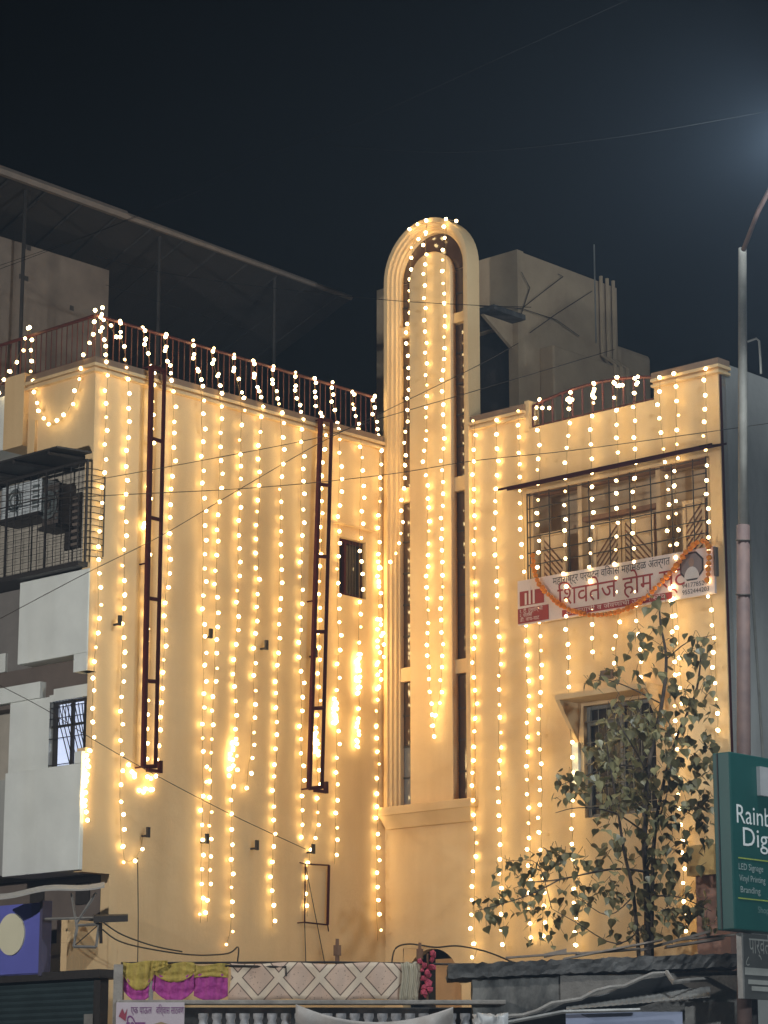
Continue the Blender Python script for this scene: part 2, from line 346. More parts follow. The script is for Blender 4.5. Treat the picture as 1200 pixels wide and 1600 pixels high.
def slat_door(b0, b1, z0, z1, lean):
    d = MB().ab(-.13, -.10, b0, b1, z0, z1).build('shutter_leaf', M_TAN, w)
    for e0, e1 in ((b0, b0 + .05), (b1 - .05, b1)): MB().ab(-.10, -.08, e0, e1, z0, z1).build('stile', M_TAN, d)
    MB().ab(-.10, -.08, b0 + .05, b1 - .05, z1 - .05, z1).build('rail', M_TAN, d)
    for k in range(-4, 12):
        c = z0 + k * .09
        p = [(b0 + .05, c), (b1 - .05, c + lean * (b1 - b0 - .1))] if lean > 0 else [(b0 + .05, c - lean * (b1 - b0 - .1)), (b1 - .05, c)]
        if max(p[0][1], p[1][1]) > z1 - .05: continue
        MB().tube([W3(-.094, p[0][0], p[0][1]), W3(-.094, p[1][0], p[1][1])], .012, 4).build('slat', M_BAMB, d)
m_ = (posts[1] + posts[2]) / 2
slat_door(posts[1] + .18, m_ - .01, wz0 + .01, 9.40, 1.1); slat_door(m_ + .01, posts[2] - .12, wz0 + .01, 9.40, -1.1)
slat_door(posts[2] + .35, posts[3] - .1, wz0 + .01, 9.46, 1.1); slat_door(posts[0] + .12, posts[1] - .3, wz0 + .01, 9.40, -1.1)
for k in range(18):
    b = bw0 + .06 + k * (bw1 - bw0 - .12) / 17
    if k % 2 == 0: MB().tube([W3(.05, b, wz0 + .4), W3(.05, b, wz1 - .02)], .008, 4).build('grille_bar', M_IRON, w)
for z in (8.95, 9.12, 9.34, 9.55, 9.74, 9.93): MB().tube([W3(.055, bw0 + .02, z), W3(.055, bw1 - .02, z)], .009, 4).build('grille_bar', M_IRON, w)
for b in (bw0 + .02, bw1 - .02): MB().tube([W3(0, b, wz1 - .02), W3(.055, b, wz1 - .02), W3(.055, b, wz0 + .3), W3(0, b, wz0 + .3)], .011, 5).build('grille_bar', M_IRON, w)
# two thin tin shades, one over the other
for i, (x0, y0, x1, y1, a) in enumerate(((778, 765, 1092, 703, .30), (792, 768, 1112, 698, .34))):
    bA, zA = Rz(x0, y0, a); bB, zB = Rz(x1, y1, a); zA = zB = (zA + zB) / 2
    MB().hexa([W3(.005, bA, zA + .10), W3(.005, bB, zA + .10), W3(a, bB, zA), W3(a, bA, zA), W3(.005, bA, zA + .13), W3(.005, bB, zA + .13), W3(a, bB, zA + .035), W3(a, bA, zA + .035)]).build('tin_shade', M_RED, w)

# ---- lower window on the right wall, with its concrete hood
w = MB().ab(-.15, -.12, lw[0] + .002, lw[1] - .002, lw[2] + .002, lw[3] - .002).build('lower_window', M_PANE, bld)
for b in (lw[0] + .003, lw[0] + .55, lw[1] - .05): MB().ab(-.12, -.07, b, b + .045, lw[2] + .01, lw[3] - .01).build('frame', M_STEEL, w)
for z in (lw[2] + .003, lw[3] - .26, lw[3] - .05): MB().ab(-.118, -.072, lw[0] + .05, lw[1] - .05, z, z + .045).build('frame', M_STEEL, w)
for k in range(8): MB().tube([W3(-.04, lw[0] + .08 + k * .14, lw[2] + .01), W3(-.04, lw[0] + .08 + k * .14, lw[3] - .01)], .007, 4).build('bar', M_STEEL, w)
for k in range(5): MB().tube([W3(-.035, lw[0], lw[2] + .15 + k * .28), W3(-.035, lw[1], lw[2] + .15 + k * .28)], .007, 4).build('bar', M_STEEL, w)
hb0, hb1 = 3.42, 4.92
MB().ab(.003, .40, hb0, hb1, 6.98, 7.05).build('hood_slab', M_CREAM, w)
for b in (hb0 + .002, hb1 - .062): MB().prism([W3(.002, b, 6.979), W3(.398, b, 6.979), W3(.002, b, 6.46)], UB * .06).build('hood_fin', M_CREAM, w)
MB().ab(.003, .05, hb0 - .02, hb0 + .09, 5.85, 6.45).build('jamb_panel', M_WHITE, w)
# vent hole above the hood, ledge low at the right
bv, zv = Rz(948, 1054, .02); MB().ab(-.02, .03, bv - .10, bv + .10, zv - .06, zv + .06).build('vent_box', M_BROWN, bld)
bl, zl = Rz(1072, 1322, .25); bl2, zl2 = Rz(1125, 1365, .25)
MB().ab(.002, .25, bl, BR + .05, zl2, zl).build('ledge', mat('ochre_plaster', (.62, .42, .16), .8), bld)
MB().ab(.002, .18, bl + .08, BR + .05, 2.5, zl2 - .002).build('ledge_base', mat('pinkish_plaster', (.36, .20, .15), .85), bld)

# ================================================================ RAILINGS ON THE TERRACE
def railing(name, label, p0, p1, z0, z1, step, m, mids=(), group='terrace railings', bow=0.0):
    r = root(name, (p0 + p1) / 2 + Z * z0, label, 'railing', group)
    MB().tube([p0.lerp(p1, k / 12) + Z * (z1 + bow * (1 - (k / 6 - 1) ** 2)) for k in range(13)], .022, 6).build('top_rail', m, r)
    for f in mids: MB().tube([p0 + Z * (z0 + (z1 - z0) * f), p1 + Z * (z0 + (z1 - z0) * f)], .010, 5).build('rail', m, r)
    n = int((p1 - p0).length / step); me = None
    for k in range(n + 1):
        q = p0 + (p1 - p0) * (k / n)
        if me is None or bow:
            ob = rod(q + Z * z0, q + Z * (z1 + bow * (1 - (2 * k / n - 1) ** 2)), .0075 + bow * .05, 5).build('baluster', m, r); me = ob.data
        else: link('baluster', me, q + Z * z0, r)
    return r
railing('terrace_railing', 'long maroon iron railing along the terrace edge above the left wall', W3(AL - .06, -.10, 0), W3(.10, -.10, 0), 11.25, 11.86, .105, M_REDR, (.08,))
railing('terrace_railing', 'short iron railing at the far left end of the terrace', W3(AL - .06, -.14, 0), W3(AL - .06, -3.0, 0), 11.25, 11.86, .105, M_REDR, (.08,))
railing('terrace_railing', 'low iron railing set in the gap of the right wall parapet', W3(-.05, 2.74, 0), W3(-.05, 4.84, 0), 10.90, 11.22, .17, M_REDR, (.1,), bow=.12)

# ================================================================ STEEL FRAMES HUNG ON THE LEFT WALL
def ladder(label, top, bot, rung_ys, b):
    (tx0, ty0), (tx1, ty1) = top; (bx0, by0), (bx1, by1) = bot
    A0, A1, B0, B1 = onL(tx0, ty0, b), onL(tx1, ty1, b), onL(bx0, by0, b), onL(bx1, by1, b)
    r = root('ladder_frame', (B0 + B1) / 2, label, 'steel frame', 'maroon steel frames on the left wall')
    MB().tube([A0, B0], .042, 6).build('upright', M_RED, r); MB().tube([A1, B1], .03, 6).build('upright', M_RED, r)
    for f in rung_ys:
        p, q = A0.lerp(B0, f), A1.lerp(B1, f); MB().tube([p, q + Z * .02], .028, 5).build('rung', M_RED, r)
    for f in (.0, .5, 1.0):
        p = A0.lerp(B0, f); MB().tube([p, p - UB * (b + .01)], .012, 5).build('wall_stay', M_RED, r)
    MB().ab(*(lambda q: (q[0] - .07, q[0] + .14, q[1] - .03, q[1] + .03, q[2] - .06, q[2] - .02))(abz(B1))).build('foot_angle', M_RED, r)
    MB().ab(*(lambda q: (q[0] - .10, q[0] - .06, q[1] - .03, q[1] + .03, q[2] - .06, q[2] + .10))(abz(B1))).build('foot_angle', M_RED, r)
ladder('tall maroon ladder-like frame near the left corner of the wall', ((237, 572), (257, 582)), ((224, 1198), (243, 1200)), (.0, .185, .386, .588, .792, 1), .15)
ladder('tall maroon ladder-like frame beside the small window, leaning slightly', ((501, 655), (518, 660)), ((483, 1232), (503, 1232)), (.0, .182, .38, .585, .79, 1), .15)
# the small empty frame low on the wall
p = [onL(477, 1350, .06), onL(514, 1352, .06), onL(512, 1445, .06), onL(476, 1441, .06)]
r = root('small_frame', (p[2] + p[3]) / 2, 'small empty maroon steel frame low on the left wall', 'steel frame')
for k in range(4): MB().tube([p[k], p[(k + 1) % 4]], .02 if k == 1 else .011, 5).build('frame_bar', M_RED, r)
for k, d in ((0, (-.05, .02)), (3, (-.08, -.01)), (2, (.08, -.08))): MB().tube([p[k], p[k] - UA * d[0] * -1 * -1 + Z * d[1] - UB * .06], .008, 4).build('wall_stay', M_RED, r)
for q in ((3, (478, 1508)), (0, (508, 1508))):
    a_ = p[q[0]]; MB().tube([a_, onL(q[1][0], q[1][1], .03)], .006, 4).build('guy_wire', M_IRON, r)
# little brackets left from an old sign
BRK = ((320, 992, 'beside the fifth light string from the left corner'), (407, 1010, 'level with the middle of the leaning frame, left of it'), (484, 1022, 'fixed to the left upright of the leaning frame'), (222, 1302, 'above the hooked end of the second light string'),
       (314, 1312, 'low between two long light strings'), (392, 1322, 'alone low on the bare wall'), (480, 1328, 'just above the small empty frame'), (178, 972, 'like a hook near the left corner of the wall'))
for x, y, ph in BRK:
    q = onL(x, y, .0); a, b, z = abz(q)
    r = root('wall_bracket', q, 'small dark iron bracket ' + ph, 'bracket', 'old brackets on the left wall')
    MB().ab(a - .012, a + .012, -.01, .10, z - .05, z - .025).build('arm', M_IRON, r)
    MB().ab(a - .025, a + .025, .10, .13, z - .06, z + .07).build('plate', M_IRON, r)

# ================================================================ FAIRY LIGHT STRINGS
M_BULB2 = mat('weak_warm_bulb', (.9, .8, .6), .3, var=0, emit=(1.0, .62, .24), estr=BULB_POWER * .45); M_BULB2.cycles.emission_sampling = 'FRONT'
def ico(r, m=None):
    import bmesh
    bm = bmesh.new(); bmesh.ops.create_icosphere(bm, subdivisions=1, radius=r); me = bpy.data.meshes.new('bulb'); bm.to_mesh(me); bm.free()
    me.materials.append(m or M_BULB); return me
BULB = ico(.0275); BULB_S = ico(.0235); BULB_W = ico(.021, M_BULB2)
NB = 0
def resample(pts, step):
    out = [pts[0]]; acc = 0
    for p, q in zip(pts, pts[1:]):
        L_ = (q - p).length
        if L_ < 1e-6: continue
        t = step - acc
        while t <= L_: out.append(p.lerp(q, t / L_)); t += step
        acc = L_ - (t - step)
    return out
def string(label, pts3, nrm, group, step=.19, extra=(), gaps=()):
    """pts3: hanging path in world space; nrm: outward normal of the surface behind it"""
    global NB
    rs = random.Random(label); r = root('light_string', pts3[-1], label, 'light string', group)
    fine = resample(pts3, .06)
    MB().tube([p + nrm * rs.uniform(-.008, .008) for p in fine[::2]] + [pts3[-1]], .003, 4).build('wire', M_GWIRE, r)
    ph = 0
    for i, p in enumerate(resample(pts3, step)):
        ph = .6 * ph + rs.uniform(-.03, .04)
        q = p + nrm * max(ph, -.035) + Vector((rs.uniform(-.012, .012), rs.uniform(-.012, .012), rs.uniform(-.02, .02)))
        o = link('bulb', rs.choices((BULB, BULB_S, BULB_W), (.62, .28, .10))[0], q, r); NB += 1
        o.rotation_euler = (rs.uniform(0, 3), rs.uniform(0, 3), 0); o.scale = (1, 1, rs.uniform(1.0, 1.25))
    for q in extra: link('bulb', BULB, q, r); NB += 1
    return r
def bunch(fn, x0, y0, x1, y1, n, off=.045, w=.032):
    rs = random.Random(x0 * y0); out = []
    for k in range(n):
        t = (k + .5) / n; p = fn(x0 + (x1 - x0) * t, y0 + (y1 - y0) * t, off)
        out.append(p + Vector((rs.uniform(-w, w), rs.uniform(-w, w), rs.uniform(-w, w))))
    return out
rail_y = lambda x: 490 + (x - 157) * .305
LS = [
 ([(169,570),(165,660),(160,745),(155,830),(152,870),(154,960),(150,1000),(147,1050),(144,1110),(142,1170),(138,1200)], .09, [(134,1176,138,1222,6),(138,1222,130,1258,6),(130,1258,135,1282,3)], 'first', 'ending in a bunch by the lowest white panel'),
 ([(200,578),(201,650),(197,740),(194,860),(193,950),(190,1040),(187,1100),(189,1160),(187,1250),(189,1310),(195,1348),(210,1345),(219,1328),(223,1308)], .12, [], 'second', 'whose lower end hooks up to a bracket'),
 ([(238,590),(237,650),(234,705),(233,780),(234,820),(231,860),(229,920),(228,960),(231,1000),(229,1050),(228,1110),(229,1187)], .10, [(202,1194,212,1216,4),(223,1213,246,1216,3),(219,1233,244,1237,5),(224,812,232,838,4)], 'third', 'running down inside the tall ladder frame'),
 ([(270,600),(271,650),(268,720),(265,790),(263,870),(259,930),(257,1000),(254,1060),(250,1130),(246,1180),(243,1200)], .07, [], 'fourth', 'just right of the tall ladder frame'),
 ([(314,608),(316,700),(315,760),(317,860),(317,910),(316,1000),(318,1060),(316,1120),(317,1200),(317,1260),(314,1340),(315,1400),(313,1442)], .12, [], 'fifth', 'left of a close pair at the bottom'),
 ([(344,615),(345,650),(343,730),(340,830),(338,890),(338,960),(335,1050),(332,1120),(331,1165),(330,1230),(327,1300),(325,1400),(324,1440)], .12, [], 'sixth', 'right of a close pair at the bottom'),
 ([(377,630),(376,700),(374,780),(372,860),(372,920),(370,980),(367,1060),(369,1130),(366,1200),(362,1250),(361,1330),(361,1400),(361,1455),(352,1478)], .11, [(367,1150,360,1212,12)], 'seventh', 'with a bright bunch at its lower third'),
 ([(409,640),(406,700),(406,760),(403,840),(404,900),(402,950),(398,1010),(396,1060),(397,1100),(393,1140),(392,1180),(388,1200),(384,1236)], .10, [], 'eighth', 'the shortest one in the middle of the wall'),
 ([(438,652),(440,690),(438,760),(438,830),(437,880),(436,960),(434,1040),(433,1110),(432,1180),(429,1240),(427,1320),(425,1390),(426,1448)], .12, [], 'ninth', 'long and straight left of the leaning frame'),
 ([(473,662),(472,720),(470,800),(471,880),(471,960),(469,1040),(471,1090),(470,1150),(471,1200),(471,1260),(474,1310)], .11, [], 'tenth', 'hanging close along the leaning frame'),
 ([(505,675),(504,740),(502,800),(502,870),(500,920),(499,990),(500,1040),(498,1100),(495,1150),(497,1255),(496,1290),(484,1330),(480,1370),(481,1390),(480,1432)], .07, [(495,1140,494,1178,14)], 'eleventh', 'inside the leaning frame, ending in the small one'),
 ([(530,680),(531,730),(528,790),(528,850),(527,900),(527,960),(529,1000),(527,1070),(526,1150),(526,1190),(525,1220),(524,1260),(525,1310),(523,1350)], .09, [(523,1090,524,1132,14)], 'twelfth', 'along the left jamb of the small window'),
 ([(565,692),(563,760),(562,840),(562,870),(562,950),(560,1000),(561,1110),(558,1150),(557,1172)], .09, [(560,1022,559,1085,18),(560,1120,556,1172,7)], 'thirteenth', 'crossing the small window, bunched below'),
 ([(594,700),(592,760),(591,840),(591,900),(592,950),(593,1010),(591,1050),(591,1150),(592,1200),(590,1260),(589,1320),(588,1400),(590,1470)], .08, [(592,870,591,920,6),(593,960,592,1085,13)], 'fourteenth', 'in the corner right beside the tower'),
]
for pts, off, ext, nth, ph in LS:
    x0, y0 = pts[0]
    hang = [onL(x0 - 12, rail_y(x0 - 12), -.06), onL(x0 - 14, rail_y(x0 - 12) + 12, -.06), onL(x0 - 3, y0 - 20, -.05)]
    path = hang + [onL(x0, y0, .11)] + [onL(x, y, off * .52) for x, y in pts[1:]]
    string('%s left-wall light string from the left, %s' % (nth, ph), path, UB, 'light strings on the left wall', extra=[q for e in ext for q in bunch(onL, *e)] + [hang[0].lerp(hang[1], .5) + UB * .02, hang[1].lerp(hang[2], .33) + UA * .02, hang[1].lerp(hang[2], .8) + UA * -.015][:2 + len(pts) % 2])
lp = lambda x, y: onR(x, y, AL + .07)
string('looped light string sagging on the cream parapet of the left end', [onR(151, 484, AL), onR(146, 508, AL), lp(141, 528), lp(128, 566), lp(126, 585), lp(122, 605), lp(116, 622), lp(110, 635), lp(101, 650), lp(89, 662), lp(78, 664), lp(68, 655), lp(64, 640), lp(57, 627), lp(53, 610), lp(50, 590), onR(50, 570, AL), onR(50, 530, AL), onR(46, 508, AL)], UA, 'light strings at the left end', step=.165)
string('short zigzag light string at the left edge of the railing', [onR(45, 512, AL + .02), onR(42, 526, AL + .02), onR(36, 544, AL + .02), onR(28, 556, AL + .02), onR(20, 574, AL + .03), onR(8, 584, AL + .1), onR(-4, 612, AL + .1)], UA, 'light strings at the left end', step=.165)
string('short light string over the corner post of the railing', [onL(158, 482, -.05), onL(160, 500, -.05), onL(172, 508, -.05), onL(181, 526, -.05)], UB, 'light strings at the left end', step=.15)
# on the tower
ta = lambda x, y: onR(x, y, .07)
string('light string down the left glass strip of the tower, swinging aside', [onR(667, 346, .11), onR(664, 366, .06), onR(645, 385, .04)] + [onR(x, y, -.04) for x, y in ((642,408),(639,457),(638,540),(637,600),(636,660),(635,700),(632,750),(630,800),(628,845))] + [onR(617, 876, .1), onR(604, 884, .12)], UA, 'light strings on the tower', step=.165)
string('left of two light strings down the round-headed pilaster', [onR(642, 357, .11), onR(652, 350, .12), onR(667, 347, .12), onR(665, 380, .05)] + [ta(x, y) for x, y in ((665,395),(667,430),(664,462),(666,540),(667,700),(668,830),(667,900),(669,980),(671,1040),(672,1080),(675,1110),(680,1155))], UA, 'light strings on the tower', step=.165)
string('right of two light strings down the round-headed pilaster', [onR(711, 345, .11), onR(695, 342, .12), onR(697, 362, .07)] + [ta(x, y) for x, y in ((696,390),(695,425),(696,460),(695,560),(694,640),(694,700),(692,780),(692,870),(691,960),(691,1030),(688,1080),(684,1110),(677,1142))], UA, 'light strings on the tower', step=.165)
RS = [
 ([(742,660),(741,740),(742,800),(742,880),(741,920),(743,990),(743,1060),(743,1100),(742,1180),(743,1280),(741,1360),(741,1420),(741,1450),(745,1490),(739,1503)], 'first', 'close beside the tower', .07),
 ([(775,657),(776,690),(775,760),(775,830),(777,900),(778,950),(780,1010),(781,1080),(779,1140),(780,1200),(783,1240),(783,1300),(785,1400),(786,1460),(790,1485)], 'second', 'long and unbroken left of the tin shade', .10),
 ([(809,642),(811,700),(812,740),(816,770),(818,820),(820,890),(822,960),(822,1040),(825,1090),(824,1150),(825,1200),(827,1250),(828,1310),(830,1380),(828,1430),(830,1470)], 'third', 'passing the left end of the signboard', .09),
 ([(840,640),(844,680),(843,730),(842,760),(842,810),(843,870),(842,900),(844,930),(843,970),(842,1010),(844,1060),(844,1120),(845,1180),(847,1230),(846,1300),(846,1380),(849,1440),(844,1478)], 'fourth', 'over the emblem end of the signboard', .12),
 ([(889,625),(888,660),(886,720),(886,780),(885,850),(886,915),(886,975),(889,1020),(887,1060),(889,1090),(891,1145),(893,1170),(894,1240),(894,1305),(897,1380),(899,1430),(899,1480)], 'fifth', 'before the left bay of the wide window', .13),
 ([(925,615),(922,660),(924,720),(922,760),(924,800),(923,860),(926,915),(926,950),(927,980),(926,1010),(928,1030)], 'sixth', 'ending below the garland', .13),
 ([(965,606),(963,650),(966,720),(965,780),(964,860),(964,920),(966,965),(963,1000),(962,1040)], 'seventh', 'before the middle of the wide window', .13),
 ([(994,602),(993,630),(993,680),(993,720),(992,780),(993,850),(993,920),(995,965),(1000,1010),(1002,1070)], 'eighth', 'before the right part of the middle bay', .13),
 ([(1031,592),(1030,620),(1034,690),(1040,740),(1042,790),(1044,830),(1048,870),(1050,920),(1052,1000),(1056,1100),(1060,1200),(1066,1320),(1069,1415),(1072,1460)], 'ninth', 'dropping behind the tree to the ledge', .13),
 ([(1055,584),(1057,640),(1056,700),(1055,760),(1058,830),(1056,880),(1055,930),(1058,960),(1062,1030),(1066,1100)], 'tenth', 'crossing the right bay of the wide window', .13),
 ([(1101,574),(1103,620),(1104,680),(1107,740),(1109,790),(1110,830),(1108,880),(1111,935),(1115,970),(1117,1005),(1118,1040),(1120,1090),(1122,1150)], 'eleventh', 'at the outer right edge of the wall', .12),
]
for pts, nth, ph, off in RS:
    x0, y0 = pts[0]
    hang = [] if nth in ('first', 'second', 'third', 'eleventh', 'tenth', 'ninth') else [onR(x0 + 2, y0 - 14, .0), onR(x0, y0 - 4, .0)]
    path = hang + [onR(x0, y0, .11)] + [onR(x, y, off * .75 if nth in ('first', 'second', 'third') else off) for x, y in pts[1:]]
    ext = {'fourth': [(851, 632, 853, 640, 2)], 'fifth': [(890, 619, 894, 630, 4)], 'sixth': [(926, 608, 930, 622, 5)], 'seventh': [(964, 600, 970, 606, 5)], 'eighth': [(992, 596, 998, 600, 2)]}.get(nth, [])
    string('%s right-wall light string from the tower, %s' % (nth, ph), path, UA, 'light strings on the right wall', extra=[q for e in ext for q in bunch(onR, *e, off=.07, w=.055)])

# ================================================================ SIGNBOARD AND GARLAND ON THE RIGHT WALL
AB_ = .15
tb0 = Rz(809, 938, AB_)[0]; tb1 = Rz(1116, 892, AB_)[0]; tz0, tz1 = 8.12, 8.735
M_BOARD = mat('pinkish_white_flex', (.80, .66, .60), .5, var=.04, scale=2)
M_MAROON = mat('maroon_print', (.36, .035, .03), .55, var=.05)
M_BLACK = mat('black_print', (.03, .02, .02), .6, var=.05)
brd = root('shop_board', W3(AB_, (tb0 + tb1) / 2, tz0), 'long pinkish white board with maroon lettering under the wide window', 'signboard')
MB().ab(AB_ - .04, AB_, tb0, tb1, tz0, tz1).build('panel', M_BOARD, brd)
MB().ab(AB_ - .045, AB_ + .012, tb1 + .002, tb1 + .04, tz0 + .22, tz1 - .02).build('end_batten', M_BROWN, brd)
PBd = lambda u, v: W3(AB_ + .004, tb0 + u, tz0 + v)
PB2 = lambda u, v: W3(AB_ + .008, tb0 + u, tz0 + v)
LB, HB = tb1 - tb0, tz1 - tz0
ub = lambda x: Rz(x, 915, AB_)[0] - tb0
def patch(u0, u1, v0, v1, m, name, P=PBd, parent=None):
    return MB().prism([P(u0, v0), P(u1, v0), P(u1, v1), P(u0, v1)], UA * .002).build(name, m, parent or brd)
text_mesh('महाराष्ट्र पर्यटन विकास महामंडळ अंतर्गत', 'small_lettering', PBd, ub(864), .475, .15, M_BLACK, brd, width=ub(1048) - ub(864))
text_mesh('िशवतेज होम स्टे', 'large_lettering', PBd, ub(871), .175, .36, M_MAROON, brd, width=ub(1072) - ub(871))
patch(ub(878), ub(1050), .02, .11, M_MAROON, 'red_strip')
text_mesh('राहण्याची व जेवणाची उत्तम सोय', 'strip_lettering', PB2, ub(884), .042, .085, M_BOARD, brd, width=ub(1040) - ub(884))
patch(.003, ub(857), .02, .225, M_MAROON, 'red_box')
for k, t in enumerate(('१. टी. एलविन् सी', '२. पोलिसि', 'डी. वाय-वाट')): text_mesh(t, 'box_lettering', PB2, .04, .165 - k * .06, .07, M_BOARD, brd, width=(.40, .24, .34)[k])
patch(.04, ub(850), .26, .46, M_MAROON, 'emblem')
for k, (u, h) in enumerate(((.13, .16), (.20, .24), (.27, .20))): patch(u, u + .035, .27, .27 + h, M_BOARD, 'emblem_mark', PB2)
c_u, c_v, rr = ub(1082), .40, .20
oct_ = lambda r, P: [P(c_u + r * math.sin(R(22.5 + 45 * k)), c_v + r * math.cos(R(22.5 + 45 * k))) for k in range(8)][::-1]
MB().prism(oct_(rr, PBd), UA * .002).build('portrait_border', M_BLACK, brd)
MB().prism(oct_(rr - .025, PB2), UA * .001).build('portrait_ground', mat('portrait_grey', (.25, .2, .19), .6), brd)
P3 = lambda u, v: W3(AB_ + .011, tb0 + u, tz0 + v)
MB().prism([P3(c_u + .12 * math.cos(R(t)), c_v - .165 + .16 * math.sin(R(t))) for t in range(0, 181, 20)], UA * .001).build('portrait_shoulders', mat('portrait_white', (.72, .66, .62), .6), brd)
MB().prism([P3(c_u + .045 * math.cos(R(t)), c_v + .05 + .06 * math.sin(R(t))) for t in range(0, 360, 30)], UA * .001).build('portrait_head', mat('portrait_skin', (.35, .22, .16), .6), brd)
text_mesh('9417785201', 'phone_number', PBd, ub(1066), .13, .085, M_BLACK, brd, width=ub(1108) - ub(1066))
text_mesh('9552444203', 'phone_number', PBd, ub(1066), .045, .085, M_BLACK, brd, width=ub(1108) - ub(1066))

gl = [(833,868),(834,890),(842,912),(852,925),(868,940),(890,953),(920,961),(950,960),(975,953),(998,942),(1015,928),(1035,908),(1050,893),(1062,878),(1072,863),(1086,849),(1098,845),(1107,850),(1108,870),(1106,892),(1105,912)]
gp = [onR(x, y, AB_ + .07) for x, y in gl]
gar = root('garland', gp[0], 'orange marigold garland looped across the signboard', 'garland')
MB().tube(gp, .006, 4).build('thread', M_GWIRE, gar)
import bmesh
M_MARI = mat('marigold_petals', (.95, .38, .04), .8, scale=60, col2=(.75, .16, .01), bump=.8, bscale=90)
fl = None
for k, p in enumerate(resample(gp, .072)):
    if fl is None:
        bm = bmesh.new(); bmesh.ops.create_icosphere(bm, subdivisions=2, radius=.042)
        for v in bm.verts: v.co *= random.uniform(.82, 1.12)
        fl = bpy.data.meshes.new('flower'); bm.to_mesh(fl); bm.free(); fl.materials.append(M_MARI)
    o = link('flower', fl, p + UA * random.uniform(-.01, .01), gar); o.rotation_euler = (random.random() * 6, random.random() * 6, 0); s_ = random.uniform(.7, 1.05); o.scale = (s_, s_, s_)

# ================================================================ THINGS ON THE TERRACE
sr = root('stair_room', W3(5, -3.5, 10.9), 'plain weathered room on the terrace behind the left railing', 'room')
MB().ab(3.2, 8.5, -5.5, -2.5, 10.9, 13.6).build('wall', mat('brown_weathered_plaster', (.20, .155, .12), .9, scale=2, col2=(.12, .09, .07), bump=.2, bscale=14), sr)
for x, y in ((38, 385), (45, 388), (33, 433), (41, 436), (112, 482)): q = abz(onL(x, y, -2.5)); MB().ab(q[0] - .035, q[0] + .035, -2.51, -2.495, q[2] - .03, q[2] + .04).build('hole', M_IRON, sr)
M_ROOF = mat('dark_roof_sheet', (.032, .027, .024), .6, scale=4, bump=.3)
cn = root('roof_canopy', W3(4.8, -2.4, 10.9), 'long sloping sheet-metal canopy over the left terrace', 'canopy')
E0, E1 = W3(7.5, -2.2, 14.45), W3(-1.55, -2.2, 14.25)
MB().hexa([E0 - Z * .03, E1 - Z * .03, W3(-1.7, -7, 12.6), W3(7.5, -7, 12.6), E0, E1, W3(-1.7, -7, 12.64), W3(7.5, -7, 12.64)]).build('sheet', M_ROOF, cn)
for k in range(14):
    a = 7.3 - k * .66; MB().tube([W3(a, -2.2, 14.37 - .01 * k), W3(a, -7, 12.55)], .02, 4).build('rafter', M_ROOF, cn)
MB().tube([E0 + UB * .03, W3(3.2, -2.17, 14.36)], .07, 6).build('eave_edge', mat('pale_eave_sheet', (.17, .135, .11), .6, scale=6), cn)
MB().tube([W3(3.2, -2.16, 14.35), E1 + UB * .03], .055, 6, r1=.04).build('eave_edge', mat('pale_eave_sheet', (.17, .135, .11)), cn)
for x in (38, 250, 430):
    q = abz(onL(x, 350, -2.3)); MB().tube([W3(q[0], -2.3, 10.95), W3(q[0], -2.3, 14.3)], .028, 5).build('post', M_ROOF, cn)

rm = root('water_tank_room', W3(-3.5, 0, 10.9), 'bare cement stair head room standing behind the right parapet', 'room')
wall_holes(lambda u, z, d: W3(-2.5 - d, u, z), -2.5, .46, 10.9, 14.68, [(-.55, .27, 10.9, 13.5)], .15).build('front_wall', M_TERR, rm)
MB().ab(-5.0, -2.652, -2.5, .459, 10.9, 14.66).build('core', M_TERR, rm)
MB().ab(-2.652, -2.645, -.7, .4, 10.9, 13.6).build('doorway_dark_sheet', M_IRON, rm)  # dark sheet put in place of the unlit door opening
MB().ab(-2.49, -1.75, -1.2, .62, 13.50, 13.58).build('door_canopy', M_DARKC, rm)
MB().prism([W3(-2.49, .30, 13.495), W3(-1.8, .30, 13.495), W3(-2.49, .30, 13.1)], UB * .06).build('canopy_bracket', M_TERR, rm)
MB().ab(-5.0, -3.0, .46, .75, 10.9, 13.2).build('lower_block', M_TERR, rm, bevel=.03)
MB().ab(-5.9, -5.002, -1.5, .46, 10.9, 13.72).build('lower_block', M_TERR, rm, bevel=.08)
for k, a in enumerate((-4.5, -4.66, -4.82)):
    MB().tube([W3(a, .52 + .25 * (k != 9), 10.95), W3(a, .78, 13.2), W3(a, .53, 13.4), W3(a, .53, 14.72)], .032, 6).build('pipe', M_TERR, rm)
MB().tube([W3(-4.42, .47, 13.6), W3(-4.42, .47, 15.25)], .014, 5).build('antenna_rod', M_STEEL, rm)
for pts in (((745, 478), (815, 482), (870, 500), (905, 525)), ((815, 425), (828, 450), (818, 480), (812, 500)), ((828, 520), (870, 490), (925, 455)), ((818, 480), (850, 455), (880, 432), (872, 428))):
    MB().tube([onL(x, y, .52) for x, y in pts], .007, 4).build('loose_cable', M_WIRE, rm)
lg = root('tower_ledge', W3(-.9, -.3, 12.4), 'small cement ledge with a broken shade left of the tower', 'ledge')
MB().ab(-1.4, -.9, -.32, .2, 12.55, 13.0).build('block', M_TERR, lg)
MB().hexa([W3(-1.3, -.50, 11.93), W3(-.9, -.50, 11.93), W3(-.9, .1, 12.1), W3(-1.3, .1, 12.1), W3(-1.3, -.45, 12.0), W3(-.9, -.45, 12.0), W3(-.9, .1, 12.3), W3(-1.3, .1, 12.3)]).build('shade', M_TERR, lg)

